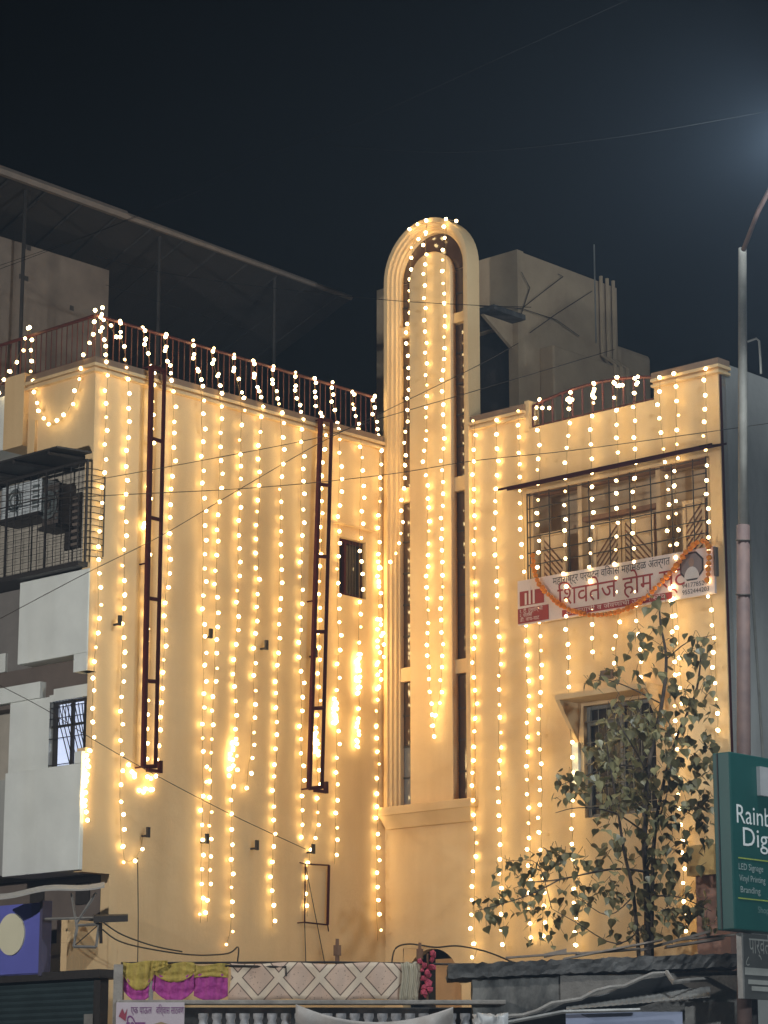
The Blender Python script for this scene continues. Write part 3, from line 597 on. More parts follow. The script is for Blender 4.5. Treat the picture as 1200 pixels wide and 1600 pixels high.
# ================================================================ CAGED BALCONY AT THE LEFT END
cg = root('balcony_cage', W3(5.6, -1.0, 8.5), 'dark iron cage with sheet roof around the upper balcony at left', 'balcony cage')
A_C = 5.62
MB().hexa([W3(5.09, -3.2, 10.0), W3(5.09, -.03, 10.0), W3(6.12, -.03, 9.93), W3(6.12, -3.2, 9.93), W3(5.09, -3.2, 10.022), W3(5.09, -.03, 10.022), W3(6.12, -.03, 9.955), W3(6.12, -3.2, 9.955)]).build('roof_sheet', M_ROOF, cg)
for z in (9.86, 9.50): MB().tube([W3(A_C, -3.2, z), W3(A_C, -.02, z)], .022 if z > 9.6 else .010, 5).build('beam', M_IRON, cg)
for k in range(5): MB().tube([W3(5.15, -3 + k * .7, 9.96), W3(6.12, -3 + k * .7, 9.90)], .03, 4).build('roof_rib', M_IRON, cg)
for k in range(17):
    b = -2.6 + k * .1615; th = .018 if k % 5 == 1 else .006
    MB().tube([W3(A_C, b, 8.52), W3(A_C, b, 9.86)], th, 4).build('upright_bar', M_IRON, cg)
for k in range(15):
    z = 8.60 + k * .082; MB().tube([W3(A_C + .01, -3.2, z), W3(A_C + .01, -.02, z)], .004, 4).build('cross_bar', M_IRON, cg)
    MB().tube([W3(A_C + .01, -.01, z), W3(AL - .02, .03, z), W3(AL - .18, .03, z)], .006, 4).build('cross_bar', M_IRON, cg)
MB().tube([W3(AL - .18, .03, 8.62), W3(AL - .18, .03, 9.68)], .010, 4).build('upright_bar', M_IRON, cg)
MB().ab(5.1, 5.70, -3.2, -.05, 8.47, 8.53).build('floor_angle', M_IRON, cg)
def ac(x0, x1, y0, y1, a, m, label):
    b0, zA = Rz(x0, (y0 + y1) / 2, a); b1, _ = Rz(x1, (y0 + y1) / 2, a); z0 = Rz((x0 + x1) / 2, y1, a)[1]; z1 = Rz((x0 + x1) / 2, y0, a)[1]
    r = root('air_conditioner', W3(a, (b0 + b1) / 2, z0), label, 'air conditioner', 'air conditioners in the cage')
    MB().ab(a - .3, a, b0, b1, z0, z1).build('casing', m, r, bevel=.01)
    bc, zc, rad = b0 + (b1 - b0) * .36, (z0 + z1) / 2, (z1 - z0) * .36
    MB().prism([W3(a + .002, bc + rad * math.cos(R(t)), zc + rad * math.sin(R(t))) for t in range(0, 360, 20)], UA * .01).build('fan_guard', mat('dark_fan_grey', (.13, .15, .15), .5), r)
    for q in (.33, .66, 1.0): MB().tube([W3(a + .016, bc + rad * q * math.cos(R(t)), zc + rad * q * math.sin(R(t))) for t in range(0, 361, 20)], .006, 4).build('guard_ring', m, r)
    MB().prism([W3(a + .013, bc + .05 * math.cos(R(t)), zc + .05 * math.sin(R(t))) for t in range(0, 360, 30)], UA * .012).build('fan_hub', m, r)
    for k in range(5): MB().ab(a, a + .01, b1 - (b1 - b0) * .2, b1 - .03, z0 + .06 + k * (z1 - z0 - .1) / 5, z0 + .09 + k * (z1 - z0 - .1) / 5).build('louvre', mat('dark_fan_grey', (.06, .07, .07)), r)
    MB().ab(a - .32, a + .04, b0 - .02, b1 + .02, z0 - .06, z0 - .01).build('shelf', M_IRON, r)
ac(2, 64, 755, 806, 5.40, mat('white_casing', (.62, .66, .68), .5, var=.05), 'white air conditioner with round fan guard inside the balcony cage')
ac(66, 93, 757, 820, 5.36, mat('brown_casing', (.10, .08, .07), .6), 'dusty brown air conditioner beside the white one in the cage')
vw = MB().ab(5.085, 5.11, Rz(103, 800, 5.1)[0], Rz(127, 800, 5.1)[0], 8.9, 9.65).build('louvre_window', M_IRON, bld)
for k in range(8): MB().ab(5.11, 5.14, Rz(103, 800, 5.1)[0] + .16, Rz(127, 800, 5.1)[0] - .02, 8.93 + k * .09, 8.97 + k * .09).build('louvre', M_BROWN, vw)

# ================================================================ SHOP UNDER THE LEFT END
MB().ab(5.09, 5.75, -.5, -.001, 0, 3.72).build('corner_pier', M_CREAM, bld)
MB().prism([W3(5.09, -.001, 3.722), W3(5.75, -.001, 3.722), W3(5.75, -.001, 4.0), W3(5.09, -.001, 4.0)], UB * -.2).build('corner_pier', M_CREAM, bld)
MB().ab(5.082, 5.088, -4, -.17, 2.4, 4.61).build('recess_shade_sheet', M_BROWN, bld)  # thin dark sheet standing in for the shaded shop recess
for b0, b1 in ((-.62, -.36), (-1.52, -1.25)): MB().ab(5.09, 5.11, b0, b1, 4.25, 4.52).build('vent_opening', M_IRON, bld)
sh = root('lean_to_canopy', at(60, 1400, 31.2), 'thin pale sheet canopy on steel struts below the lowest white panel', 'canopy')
MB().grid(lambda u, v: at(-25 + 188 * u, 1403 - 20 * u + 3 * math.sin(u * 9), 31.3 + .3 * v) + Z * (.05 * v), 16, 2).build('sheet', mat('pale_sheet', (.45, .43, .40), .6), sh, solid=.02)
for (x0, y0, x1, y1) in ((112, 1395, 120, 1450), (150, 1395, 118, 1445), (70, 1436, 160, 1434)):
    MB().tube([at(x0, y0, 31.5), at(x1, y1, 31.5)], .016, 4).build('strut', M_TIN if y0 > 1350 else M_IRON, sh)
pf = root('iron_shelf', at(175, 1440, 31.4), 'dark iron shelf with hanging square frame at the wall corner', 'shelf')
MB().hexa([at(146, 1442, 31.3), at(200, 1440, 31.3), at(200, 1437, 31.9), at(146, 1438, 31.9), at(146, 1432, 31.3), at(200, 1430, 31.3), at(200, 1428, 31.9), at(146, 1429, 31.9)]).build('deck', M_IRON, pf)
fr = [at(121, 1446, 31.5), at(155, 1444, 31.4), at(150, 1480, 31.3), at(115, 1479, 31.4)]
for k in range(4): MB().tube([fr[k], fr[(k + 1) % 4]], .018, 4).build('frame_bar', M_TIN, pf)
MB().tube([fr[3], fr[1]], .006, 4).build('cross_wire', M_IRON, pf); MB().tube([at(157, 1442, 31.35), at(158, 1474, 31.35)], .02, 4).build('hanger', M_IRON, pf)
a_s = 6.05
b0, _ = Rz(-60, 1470, a_s); b1, _ = Rz(63, 1470, a_s); zt = Rz(63, 1410, a_s)[1]; zb_ = Rz(63, 1522, a_s)[1]
sg = root('blue_shop_sign', W3(a_s, (b0 + b1) / 2, zb_), 'blue shop sign with a plain cream disc at bottom left', 'sign')
MB().ab(a_s - .12, a_s, b0, b1, zb_, zt).build('panel', M_BLUE, sg)
MB().ab(a_s - .13, a_s + .02, b1 + .001, b1 + .05, zb_ - .02, zt + .02).build('side_frame', mat('violet_frame', (.09, .08, .14), .5), sg)
bc, zc = Rz(19, 1460, a_s); rd = (Rz(19, 1428, a_s)[1] - Rz(19, 1493, a_s)[1]) / 2
MB().prism([W3(a_s + .001, bc + rd * math.cos(R(t)), zc + rd * math.sin(R(t))) for t in range(0, 360, 10)], UA * .02).build('disc', M_DISC, sg)
b1, zt = Rz(160, 1528, 5.95)
st = root('roller_shutter', W3(5.95, b1 - 1.2, 0), 'dark teal roller shutter closing the shop at bottom left', 'shutter')
MB().ab(5.6, 6.05, b1 - 3.4, b1 + .05, zt, zt + .10).build('housing', M_IRON, st)
for k in range(26): MB().tube([W3(5.93, b1 - 3.3, zt - .04 - k * .075), W3(5.93, b1 - .12, zt - .04 - k * .075)], .042, 6).build('slat', M_SHUT, st)
MB().ab(5.85, 5.98, b1 - .12, b1, zt - 2.2, zt - .002).build('guide', M_IRON, st)
MB().ab(5.98, 6.0, b1 - .26, b1 - .10, zt - .55, zt - .42).build('lock_plate', M_TIN, st)

# ================================================================ BALCONY WITH CLOTHS IN FRONT
YB = 30.2
zr = at(400, 1505, YB).z; zs_ = at(400, 1563, YB).z
X = lambda px: at(px, 1560, YB).x
bal = root('front_balcony', (X(450), YB, 2.0), 'old balcony with white vase balusters below the cloth-hung rail', 'balcony')
M_CEM = mat('old_cement', (.36, .33, .30), .9, scale=6, col2=(.22, .20, .18), bump=.4)
MB().box(X(184), X(790), YB - .12, YB + .12, zs_ - .05, zs_).build('handrail', M_CEM, bal, bevel=.01)
MB().box(X(178), X(192), YB - .10, YB + .12, 1.6, zr - .02).build('end_post', M_CEM, bal)
MB().tube([(X(236), YB - .03, 1.6), (X(236), YB - .03, zs_ + .22)], .03, 6).build('prop', M_CEM, bal)
MB().box(X(182), X(745), YB + .5, YB + .55, 1.5, zs_ - .06).build('back_wall', M_DARKC, bal)
M_BALU = mat('whitewashed_baluster', (.50, .50, .52), .8, scale=12, col2=(.22, .21, .21))
prof = [(.05, 0), (.05, .05), (.03, .08), (.045, .16), (.075, .27), (.08, .36), (.06, .46), (.045, .52), (.06, .55), (.06, .60)]
me = None
for k in range(20):
    p = (X(318 + 21.5 * k), YB, zs_ - .75)
    if me is None: me = MB().lathe(p, prof, 10).build('baluster', M_BALU, bal, smooth=True).data
    else: link('baluster', me, p, bal)
MB().box(X(184), X(745), YB - .1, YB + .1, zs_ - .9, zs_ - .75).build('plinth', M_CEM, bal)
rl = root('pipe_rail', (X(500), YB, zs_), 'thin dark pipe rail on two wooden posts that carries the cloths', 'rail')
MB().tube([(X(188), YB, zr), (X(520), YB, zr + .01), (X(842), YB, zr - .03)], .014, 5).build('pipe', M_IRON, rl)
MB().tube([at(352, 1509, YB - .06), at(447, 1511, YB - .06), at(447, 1525, YB - .06)], .014, 4).build('hook_bar', M_IRON, rl)
for x, y0, y1, w_ in ((527, 1467, 1563, .038), (656, 1473, 1560, .034)):
    MB().tube([at(x, y1, YB + .06), at(x, (y0 + y1) / 2 - 12, YB + .06), at(x, y0, YB + .06)], w_, 6, r1=w_ * .6).build('wooden_post', M_BAMB, rl)
    MB().tube([at(x, y0 + 10, YB + .06), at(x, y0 + 26, YB + .06)], w_ * 1.35, 6).build('post_knob', M_BAMB, rl)
# yellow and magenta festoon
M_YEL = mat('mustard_satin', (.50, .37, .07), .6, scale=9, col2=(.33, .23, .04), bump=.9, bscale=22, stretch=(2.5, 1, .6)); M_MAG = mat('magenta_satin', (.45, .05, .31), .6, scale=9, col2=(.28, .025, .19), bump=.9, bscale=22, stretch=(2.5, 1, .6))
dr = root('festoon_cloth', (X(270), YB - .1, zs_), 'mustard and magenta festoon draped over the rail', 'cloth', 'cloths on the rail')
def swag(x0, x1, y0f, y1f, m, name, dep):
    def fn(u, v):
        x = x0 + (x1 - x0) * u; ya, yb = y0f(u), y1f(u); y = ya + (yb - ya) * v
        fold = .011 * math.sin(u * 22 + v * 2 + math.sin(u * 7)) * (1 - .5 * v) + .006 * math.sin(v * 13 - 5 * (2 * u - 1) ** 2) * (.2 + v) + .002 * math.sin(u * 37 + 3 * v)
        return at(x, y, YB - dep + fold)
    MB().grid(fn, 36, 18).build(name, m, dr, smooth=True, solid=.003)
bow = lambda u, d: d * (1 - (2 * u - 1) ** 2)
for x0, x1, yt, yb, ye in ((192, 242, 1499, 26, 1522), (240, 304, 1501, 14, 1521), (302, 357, 1503, -2, 1528)):
    swag(x0, x1, lambda u: yt + 4 + 2 * math.sin(u * 6), lambda u, a=yb, b=ye: b + bow(u, a), M_YEL, 'upper_cloth', .055)
    swag(x0 + 1, x1 - 1, lambda u, a=yb, b=ye: b - 5 + bow(u, a), lambda u, x=x0: (1548 if x < 300 else 1556) + bow(u, 17 if x < 300 else 8), M_MAG, 'lower_cloth', .045)
swag(236, 262, lambda u: 1501, lambda u: 1514 + 4 * math.sin(u * 5), M_YEL, 'knot', .09)
# printed cloth
def printed(name, c1, c2, c3):
    m = bpy.data.materials.new(name); m.use_nodes = True; n = m.node_tree; ns, ln = n.nodes, n.links; p = ns['Principled BSDF']; p.inputs['Roughness'].default_value = .85
    tc = ns.new('ShaderNodeTexCoord'); sp = ns.new('ShaderNodeSeparateXYZ'); ln.new(tc.outputs['Object'], sp.inputs[0])
    def mth(op, a, b=None):
        q = ns.new('ShaderNodeMath'); q.operation = op
        for i, v in enumerate((a, b)):
            if v is None: continue
            if isinstance(v, (int, float)): q.inputs[i].default_value = v
            else: ln.new(v, q.inputs[i])
        return q.outputs[0]
    # zigzag lattice: distance to crossing diagonals
    xx = mth('MULTIPLY', sp.outputs[0], 2.1); zz = mth('MULTIPLY', sp.outputs[2], 1.9)
    d1 = mth('ABSOLUTE', mth('SUBTRACT', mth('FRACT', mth('ADD', xx, zz)), .5)); d2 = mth('ABSOLUTE', mth('SUBTRACT', mth('FRACT', mth('SUBTRACT', xx, zz)), .5))
    d = mth('MINIMUM', d1, d2)
    band = mth('LESS_THAN', d, .10); edge = mth('MULTIPLY', mth('LESS_THAN', d, .135), mth('GREATER_THAN', d, .10))
    vo = ns.new('ShaderNodeTexVoronoi'); vo.inputs['Scale'].default_value = 26; ln.new(tc.outputs['Object'], vo.inputs['Vector'])
    spot = mth('MULTIPLY', mth('LESS_THAN', vo.outputs['Distance'], .2), mth('GREATER_THAN', d, .2))
    dark = mth('MAXIMUM', edge, mth('MULTIPLY', spot, .55))
    m1 = ns.new('ShaderNodeMixRGB'); ln.new(band, m1.inputs[0]); m1.inputs[1].default_value = (*c2, 1); m1.inputs[2].default_value = (*c1, 1)
    m2 = ns.new('ShaderNodeMixRGB'); ln.new(dark, m2.inputs[0]); ln.new(m1.outputs[0], m2.inputs[1]); m2.inputs[2].default_value = (*c3, 1)
    ln.new(m2.outputs[0], p.inputs['Base Color']); return m
M_PRINT = printed('block_printed_cotton', (.68, .55, .42), (.60, .43, .33), (.12, .07, .05))
def hang(x0, x1, y0, y1, m, name, label, dep=.05, amp=.012):
    MB().grid(lambda u, v: at(x0 + (x1 - x0) * u + 2 * math.sin(v * 5), y0 + (y1 - y0) * v + 1.5 * math.sin(u * 14), YB - dep + amp * math.sin(u * 60 + v * 2) + amp * math.sin(u * 23 - v * 3)), 70, 8).build(name, m, None, smooth=True, solid=.006, label=label, category='cloth', group='cloths on the rail')
hang(359, 640, 1505, 1562, M_PRINT, 'printed_cloth', 'beige block-printed cloth with brown lattice pattern hung on the rail')
hang(626, 655, 1504, 1563, mat('plain_pale_cotton', (.52, .46, .34), .85), 'plain_cloth', 'narrow plain pale cloth at the right end of the rail', .07, .006)
fw = root('pink_flower_bunch', at(668, 1560, YB - .08), 'bunch of pink artificial flowers tied to the right wooden post', 'flowers')
M_PINK = mat('pink_petals', (.55, .09, .14), .8, scale=40, col2=(.35, .03, .06), bump=.6)
for k in range(16):
    q = at(667 + random.uniform(-12, 12) * (1 - k / 24), 1490 + k * 4.3, YB - .08 + random.uniform(-.05, .05)); bm = bmesh.new(); bmesh.ops.create_icosphere(bm, subdivisions=1, radius=random.uniform(.03, .055))
    for v in bm.verts: v.co *= random.uniform(.6, 1.3)
    me = bpy.data.meshes.new('flower'); bm.to_mesh(me); bm.free(); me.materials.append(M_PINK); link('flower', me, q, fw)
MB().tube([at(668, 1490, YB - .06), at(668, 1562, YB - .06)], .012, 4).build('stem', M_BAMB, fw)
# white cloth tied below the handrail
MB().grid(lambda u, v: at(462 + 246 * u, (1569 + bow(u, 26) * 1.0 + 4 * u) + (30 + 30 * math.sin(u * 3.0)) * v * .9, YB - .16 - .05 * math.sin(u * 8 + v * 3) - .02 * math.sin(u * 31)), 40, 10).build('tarpaulin', mat('dirty_white_tarpaulin', (.55, .51, .48), .7, scale=5, col2=(.38, .34, .31)), None, smooth=True, solid=.006, label='dirty white tarpaulin sagging below the balcony handrail', category='tarpaulin')
# poster at the left of the balcony
ps = root('banner', at(235, 1600, YB - .14), 'white and pink printed banner at the left end of the balcony', 'banner')
bx0, bx1 = X(184), X(290); bz1 = at(200, 1567, YB).z
MB().box(bx0, bx1, YB - .145, YB - .13, bz1 - .75, bz1).build('sheet', mat('banner_white', (.58, .52, .56), .5, scale=2, col2=(.52, .44, .50)), ps)
PB_ = lambda u, v: Vector((bx0 + u, YB - .149, bz1 + v)); M_PURP = mat('purple_print', (.22, .06, .22), .6)
text_mesh('एक पाऊल', 'lettering', PB_, .17, -.13, .12, M_PURP, ps, width=.24); text_mesh('विश्वास साठवण', 'lettering', PB_, .46, -.13, .12, M_PURP, ps, width=.32); text_mesh('िशव', 'lettering', PB_, .12, -.40, .28, M_PURP, ps, width=.22)
MB().prism([PB_(.52 + .17 * math.cos(R(t)), -.42 + .20 * math.sin(R(t))) for t in range(0, 360, 30)], (0, -.002, 0)).build('printed_shape', mat('print_cream_brown', (.40, .28, .16), .6), ps)
MB().prism([PB_(.03 + .10 * t, -.16 + .09 * s) for t, s in ((0, 0), (.4, 1), (.7, .3), (1, 1), (.8, -.6))], (0, -.002, 0)).build('printed_mark', mat('red_mark_print', (.36, .06, .10), .6), ps)

# ================================================================ OLD SHOP ROOF AT BOTTOM RIGHT
YS = 30.35
os_ = root('old_shop', at(950, 1600, YS), 'old shop with sooty stained wall and thick crumbling roof slab', 'shop')
def rough_box(c0, c1, nx, ny, nz, j, seed):
    rs = random.Random(seed); mb = MB(); P_ = {}
    def pt(i, k, l):
        if (i, k, l) not in P_:
            f = lambda lo, hi, t: lo + (hi - lo) * t
            P_[i, k, l] = len(mb.v); mb.v.append(Vector((f(c0[0], c1[0], i / nx), f(c0[1], c1[1], k / ny), f(c0[2], c1[2], l / nz) + (c1[3] - c0[3] if len(c0) > 3 else 0) * i / nx)) + Vector((rs.uniform(-j, j), rs.uniform(-j, j), rs.uniform(-j, j))))
        return P_[i, k, l]
    for i in range(nx):
        for l in range(nz):
            mb.f.append((pt(i, 0, l), pt(i + 1, 0, l), pt(i + 1, 0, l + 1), pt(i, 0, l + 1))); mb.f.append((pt(i, ny, l), pt(i, ny, l + 1), pt(i + 1, ny, l + 1), pt(i + 1, ny, l)))
        for k in range(ny):
            mb.f.append((pt(i, k, 0), pt(i, k + 1, 0), pt(i + 1, k + 1, 0), pt(i + 1, k, 0))); mb.f.append((pt(i, k, nz), pt(i + 1, k, nz), pt(i + 1, k + 1, nz), pt(i, k + 1, nz)))
    for k in range(ny):
        for l in range(nz):
            mb.f.append((pt(0, k, l), pt(0, k, l + 1), pt(0, k + 1, l + 1), pt(0, k + 1, l))); mb.f.append((pt(nx, k, l), pt(nx, k + 1, l), pt(nx, k + 1, l + 1), pt(nx, k, l + 1)))
    return mb
sz = at(720, 1530, YS).z; xa, xb = at(700, 1515, YS).x, at(1152, 1500, YS).x
M_STAIN = mat('stained_plaster', (.30, .29, .27), .95, scale=2.2, col2=(.05, .05, .05), bump=.9, bscale=11, thr=(.38, .62), stretch=(1, 1, .6))
rough_box((xa, YS - .28, sz, 0), (xb, YS + .9, sz + .16, .13), 60, 8, 3, .014, 3).build('roof_slab', M_DARKC, os_)
rough_box((xa + .28, YS - .1, 0, 0), (xb, YS + .4, sz - .01, .10), 50, 2, 24, .01, 4).build('wall', M_STAIN, os_)
MB().box(at(875, 1580, YS).x, xb + .01, YS - .14, YS - .115, 2.2, at(900, 1525, YS).z).build('plaster_patch', M_CEM, os_)
for k, (x0, y0, x1, y1, w_, h_) in enumerate(((880, 1500, 1035, 1470, .10, .02), (1000, 1487, 1110, 1457, .05, .03), (790, 1498, 905, 1490, .06, .02), (1040, 1482, 1130, 1468, .14, .025), (900, 1492, 1000, 1484, .12, .02), (1060, 1470, 1148, 1462, .07, .02), (850, 1497, 885, 1489, .03, .05))):
    p, q = at(x0, y0, YS + .05 * k - .1), at(x1, y1, YS + .05 * k - .05); d = (q - p).normalized(); n_ = Vector((0, 1, 0))
    lab = ('longest grey plank lying on the crumbling roof slab', 'thin pole propped slanting on the roof slab beneath the tree', 'weathered plank at the left end of the roof slab', 'broad board at the right end of the roof slab near the green sign', 'wide flat board in the middle of the roof slab', 'pale strip of wood under the green sign', 'short upright offcut on the left half of the roof slab')[k]
    MB().hexa([p - n_ * w_, q - n_ * w_, q + n_ * w_, p + n_ * w_, p - n_ * w_ + Z * h_, q - n_ * w_ + Z * h_, q + n_ * w_ + Z * h_, p + n_ * w_ + Z * h_]).build('plank', mat('weathered_wood', (.34, .28, .23), .9, scale=9, col2=(.18, .15, .13)), None, label=lab, category='plank', group='scrap wood on the shop roof')
tp = root('tarpaulin_awning', at(900, 1590, YS - .5), 'dark tarpaulin awning with pale rolled edge peaked in the middle', 'awning')
A, B_, C_, D_ = at(770, 1602, YS - 1.0), at(1042, 1522, YS - .5), at(1052, 1535, YS - .9), at(1105, 1530, YS - .15)
MB().grid(lambda u, v: A.lerp(B_, u).lerp(at(900, 1600, YS - .3).lerp(at(1085, 1548, YS - .2), u), v) + Z * (.02 * math.sin(u * 17) * (1 - v)), 20, 6).build('sheet', mat('black_tarpaulin', (.03, .03, .032), .5), tp, solid=.01)
MB().tube([A.lerp(B_, t / 12) + Z * (.025 * math.sin(t * 1.9) + .03) for t in range(13)], .024, 6).build('rolled_edge', M_CEM, tp)
MB().tube([B_ + Z * .02, C_, at(1075, 1532, YS - .5), D_], .03, 6).build('rolled_edge', M_CEM, tp)
ta_ = root('tin_awning', at(1000, 1580, YS - .6), 'pale tin awning sheet sloping above the light blue panel', 'awning')
F0, F1 = at(800, 1592, YS - 1.1), at(1108, 1546, YS - .7)
MB().grid(lambda u, v: at(885 + 225 * u, 1578 - 20 * u - 12 * (1 - v) * (1 - u) - (1 - v) * 16 * u, YS - 1.0 + .7 * (1 - v)) + Z * .003 * math.sin(u * 150), 100, 2).build('sheet', M_TIN, ta_, solid=.006)
MB().tube([at(780, 1600, YS - 1.05), at(880, 1581, YS - 1.02), at(1000, 1578, YS - 1.0)], .022, 5).build('edge_pipe', M_TIN, ta_)
MB().box(at(884, 1590, YS - .8).x, at(1066, 1590, YS - .8).x, YS - .82, YS - .8, 1.5, at(900, 1581, YS - .8).z).build('tin_sheet', mat('pale_blue_sheet', (.36, .40, .56), .5, var=.05), None, label='pale blue sheet panel under the tin awning', category='panel')
MB().box(at(1070, 1590, YS - .6).x, at(1148, 1590, YS - .6).x, YS - .62, YS - .6, 1.5, at(1100, 1566, YS - .6).z).build('cement_sheet', M_CEM, None, label='grey cement sheet panel right of the pale blue panel', category='panel')
rough_box((at(742, 1596, YS - 1).x, YS - 1.1, at(742, 1625, YS - 1).z), (at(792, 1596, YS - 1).x, YS - .8, at(742, 1587, YS - 1).z), 8, 5, 5, .035, 11).build('plastic_bundle', mat('white_plastic', (.6, .6, .6), .35), None, smooth=True, label='crumpled white plastic bundle below the old slab', category='bundle')

# ================================================================ STREET LAMP, SIGNS ON ITS POLE
def street_lamp(label, base, top, head, watts):
    base, top, head = Vector(base), Vector(top), Vector(head)
    r = root('street_lamp', base, label, 'street lamp', 'street lamps along the road')
    mid = base.lerp(top, .71)
    MB().tube([base, mid], .088, 12, r1=.078).build('lower_pole', M_RUSTP, r, smooth=True)
    MB().tube([mid - (mid - base).normalized() * .02, top], .058, 12, r1=.050).build('upper_pole', M_STEEL, r, smooth=True)
    MB().tube([top - Z * .05, top.lerp(head, .25) + Z * .10, top.lerp(head, .65) + Z * .12, head + Z * .06], .03, 8).build('arm', M_RUSTP, r, smooth=True)
    d = (head - top); d.z = 0; d.normalize(); n_ = Z.cross(d)
    hs = [head + d * (.32 * s) + n_ * (.12 * t) for s, t in ((-1, -1), (1, -1), (1, 1), (-1, 1))]
    MB().hexa(hs + [p + Z * .09 for p in hs]).build('housing', M_STEEL, r, bevel=.02)
    ls = [head + d * (.28 * s) + n_ * (.09 * t) - Z * .012 for s, t in ((-1, -1), (1, -1), (1, 1), (-1, 1))]
    MB().hexa(ls + [p + Z * .011 for p in ls]).build('lens', mat('lamp_lens', (.9, .9, .9), .3, var=0, emit=(.85, .95, 1), estr=60), r)
    bs_ = [head + d * (-.36 * s) + n_ * (.30 * t) for s, t in ((1, -1), (1, 1), (1.04, 1), (1.04, -1))]
    if watts == LAMP_W: MB().hexa([p - Z * .55 for p in bs_] + [p - Z * .20 for p in bs_]).build('added_light_shield', M_STEEL, r)  # unseen plate added to keep this lamp's light off pole and walls
    l = bpy.data.lights.new('lamp_light', 'POINT' if watts == LAMP_W else 'SPOT'); l.energy = watts; l.color = (1.0, .98, .93) if watts != LAMP_W else (.86, .95, 1); l.shadow_soft_size = .15
    lo = link('lamp_light', l, head - Z * .18, r)
    if watts != LAMP_W:                            # the other two are flood heads turned to the buildings
        l.spot_size = R(105); l.spot_blend = .6
        lo.rotation_euler = (Vector((0, 32, 5)) - (head - Z * .18)).to_track_quat('-Z', 'Y').to_euler()
    return r
pb, pt = Vector((3.97, 29.3, 0)), at(1160, 388, 29.3)
L1 = street_lamp('tall street lamp pole rising at the right edge beside the green sign', pb, pt, at(1266, 196, 26.8), LAMP_W)
for f, dx in ((.695, .0), (.64, .0)):
    c = pb.lerp(pt, f); MB().tube([c + Vector((.085 * math.cos(t * .7), .085 * math.sin(t * .7), .02 * math.sin(t * .7))) for t in range(10)], .010, 4).build('wire_tie', M_WIRE, L1)
MB().tube([at(x, y, 29.25) for x, y in ((1168, 534), (1182, 529), (1186, 533), (1188, 560), (1189, 584))], .014, 5).build('side_bracket', M_STEEL, L1)
street_lamp('street lamp on the same kerb left of the view', (-12.5, 23.5, 0), (-12.5, 23.5, 7.2), (-11, 22.5, 7.6), 2900)
street_lamp('lower street lamp on the same kerb right of the view', (8.6, 18.0, 0), (8.6, 18.0, 5.0), (7.2, 18.6, 5.4), 2000)
# conduit on the grey side wall
MB().tube([W3(-.50, BR + .02, 10.6), W3(-.60, BR + .02, 8), W3(-.78, BR + .02, 4.5)], .018, 5).build('conduit', M_STEEL, bld)

bs = 8.0; aL = (Lz(1140, 1172, bs)[0] + Lz(1148, 1452, bs)[0]) / 2; zt, zb_ = Lz(1140, 1174, bs)[1], Lz(1148, 1452, bs)[1]
gs = root('green_sign', W3(aL - .5, bs, zb_), 'teal green hanging box sign with white lettering at the right edge', 'sign')
def face(b, z): return b
MB().ab(aL - 2.1, aL, bs - .24, bs, zb_, zt).build('box', M_GREEN, gs, bevel=.015)
MB().ab(aL + .001, aL + .012, bs - .17, bs - .16, zb_ + .01, zt - .01).build('seam', M_IRON, gs)
PS = lambda u, v: W3(aL - u, bs + .004, zb_ + v)
us = lambda x, y: aL - Lz(x, y, bs)[0]; vs = lambda x, y: Lz(x, y, bs)[1] - zb_
M_LIME = mat('lime_rule', (.35, .42, .08), .5)
text_mesh('Rainbow', 'lettering', PS, us(1151, 1285), vs(1151, 1285), .30, M_WTEXT, gs, width=1.08)
text_mesh('Digital', 'lettering', PS, us(1161, 1322), vs(1161, 1321), .30, M_WTEXT, gs, width=.90)
for k, (t, x, y, w_) in enumerate((('LED Signage', 1154, 1358, .47), ('Vinyl Printing', 1155, 1376, .50), ('Branding', 1157, 1394, .38))): text_mesh(t, 'small_lettering', PS, us(x, y), vs(x, y), .10, mat('greyed_lettering', (.36, .42, .40), .6), gs, width=w_)
for y in (1341, 1404): MB().prism([PS(us(1153, y), vs(1153, y)), PS(1.95, vs(1153, y)), PS(1.95, vs(1153, y) + .014), PS(us(1153, y), vs(1153, y) + .014)], UB * .002).build('rule', M_LIME, gs)
text_mesh('Shop No. 4', 'small_lettering', PS, us(1184, 1426), vs(1184, 1426), .10, mat('dim_lettering', (.16, .26, .24), .6), gs, width=.5)
MB().ab(aL - 1.6, aL - us(1182, 1220), bs + .003, bs + .05, vs(1182, 1243) + zb_, vs(1182, 1198) + zb_).build('logo_plate', mat('logo_plate_grey', (.42, .42, .42), .5), gs)
g2 = root('grey_sign', W3(aL - .8, bs - .1, 2.4), 'small dark grey sign with pale lettering below the green sign', 'sign')
a2 = Lz(1161, 1500, bs - .1)[0]; zt2 = Lz(1161, 1458, bs - .1)[1]; zb2 = Lz(1161, 1560, bs - .1)[1]
MB().ab(a2 - 1.4, a2, bs - .15, bs - .1, zb2, zt2).build('panel', mat('sign_grey', (.085, .085, .08), .6), g2)
MB().ab(a2, a2 + .03, bs - .16, bs - .09, zb2, zt2).build('edge', M_TIN, g2)
P2 = lambda u, v: W3(a2 - u, bs - .096, zb2 + v); M_PALET = mat('pale_lettering', (.36, .36, .33), .6)
text_mesh('पार्वती अ', 'lettering', P2, .12, .50, .26, M_PALET, g2, width=.62); text_mesh('८', 'lettering', P2, .05, .36, .16, M_PALET, g2)
for v0, v1, u0, u1 in ((.26, .34, .02, 1.3), (.16, .21, .08, .52), (.09, .14, .14, .46)): MB().prism([P2(u0, v0), P2(u1, v0), P2(u1, v1), P2(u0, v1)], UB * .002).build('printed_band', M_PALET, g2)
MB().tube([at(1170, 1555, 29.8), at(1172, 1620, 29.8)], .10, 8).build('dark_post', M_IRON, None, label='dark post under the grey sign', category='post')

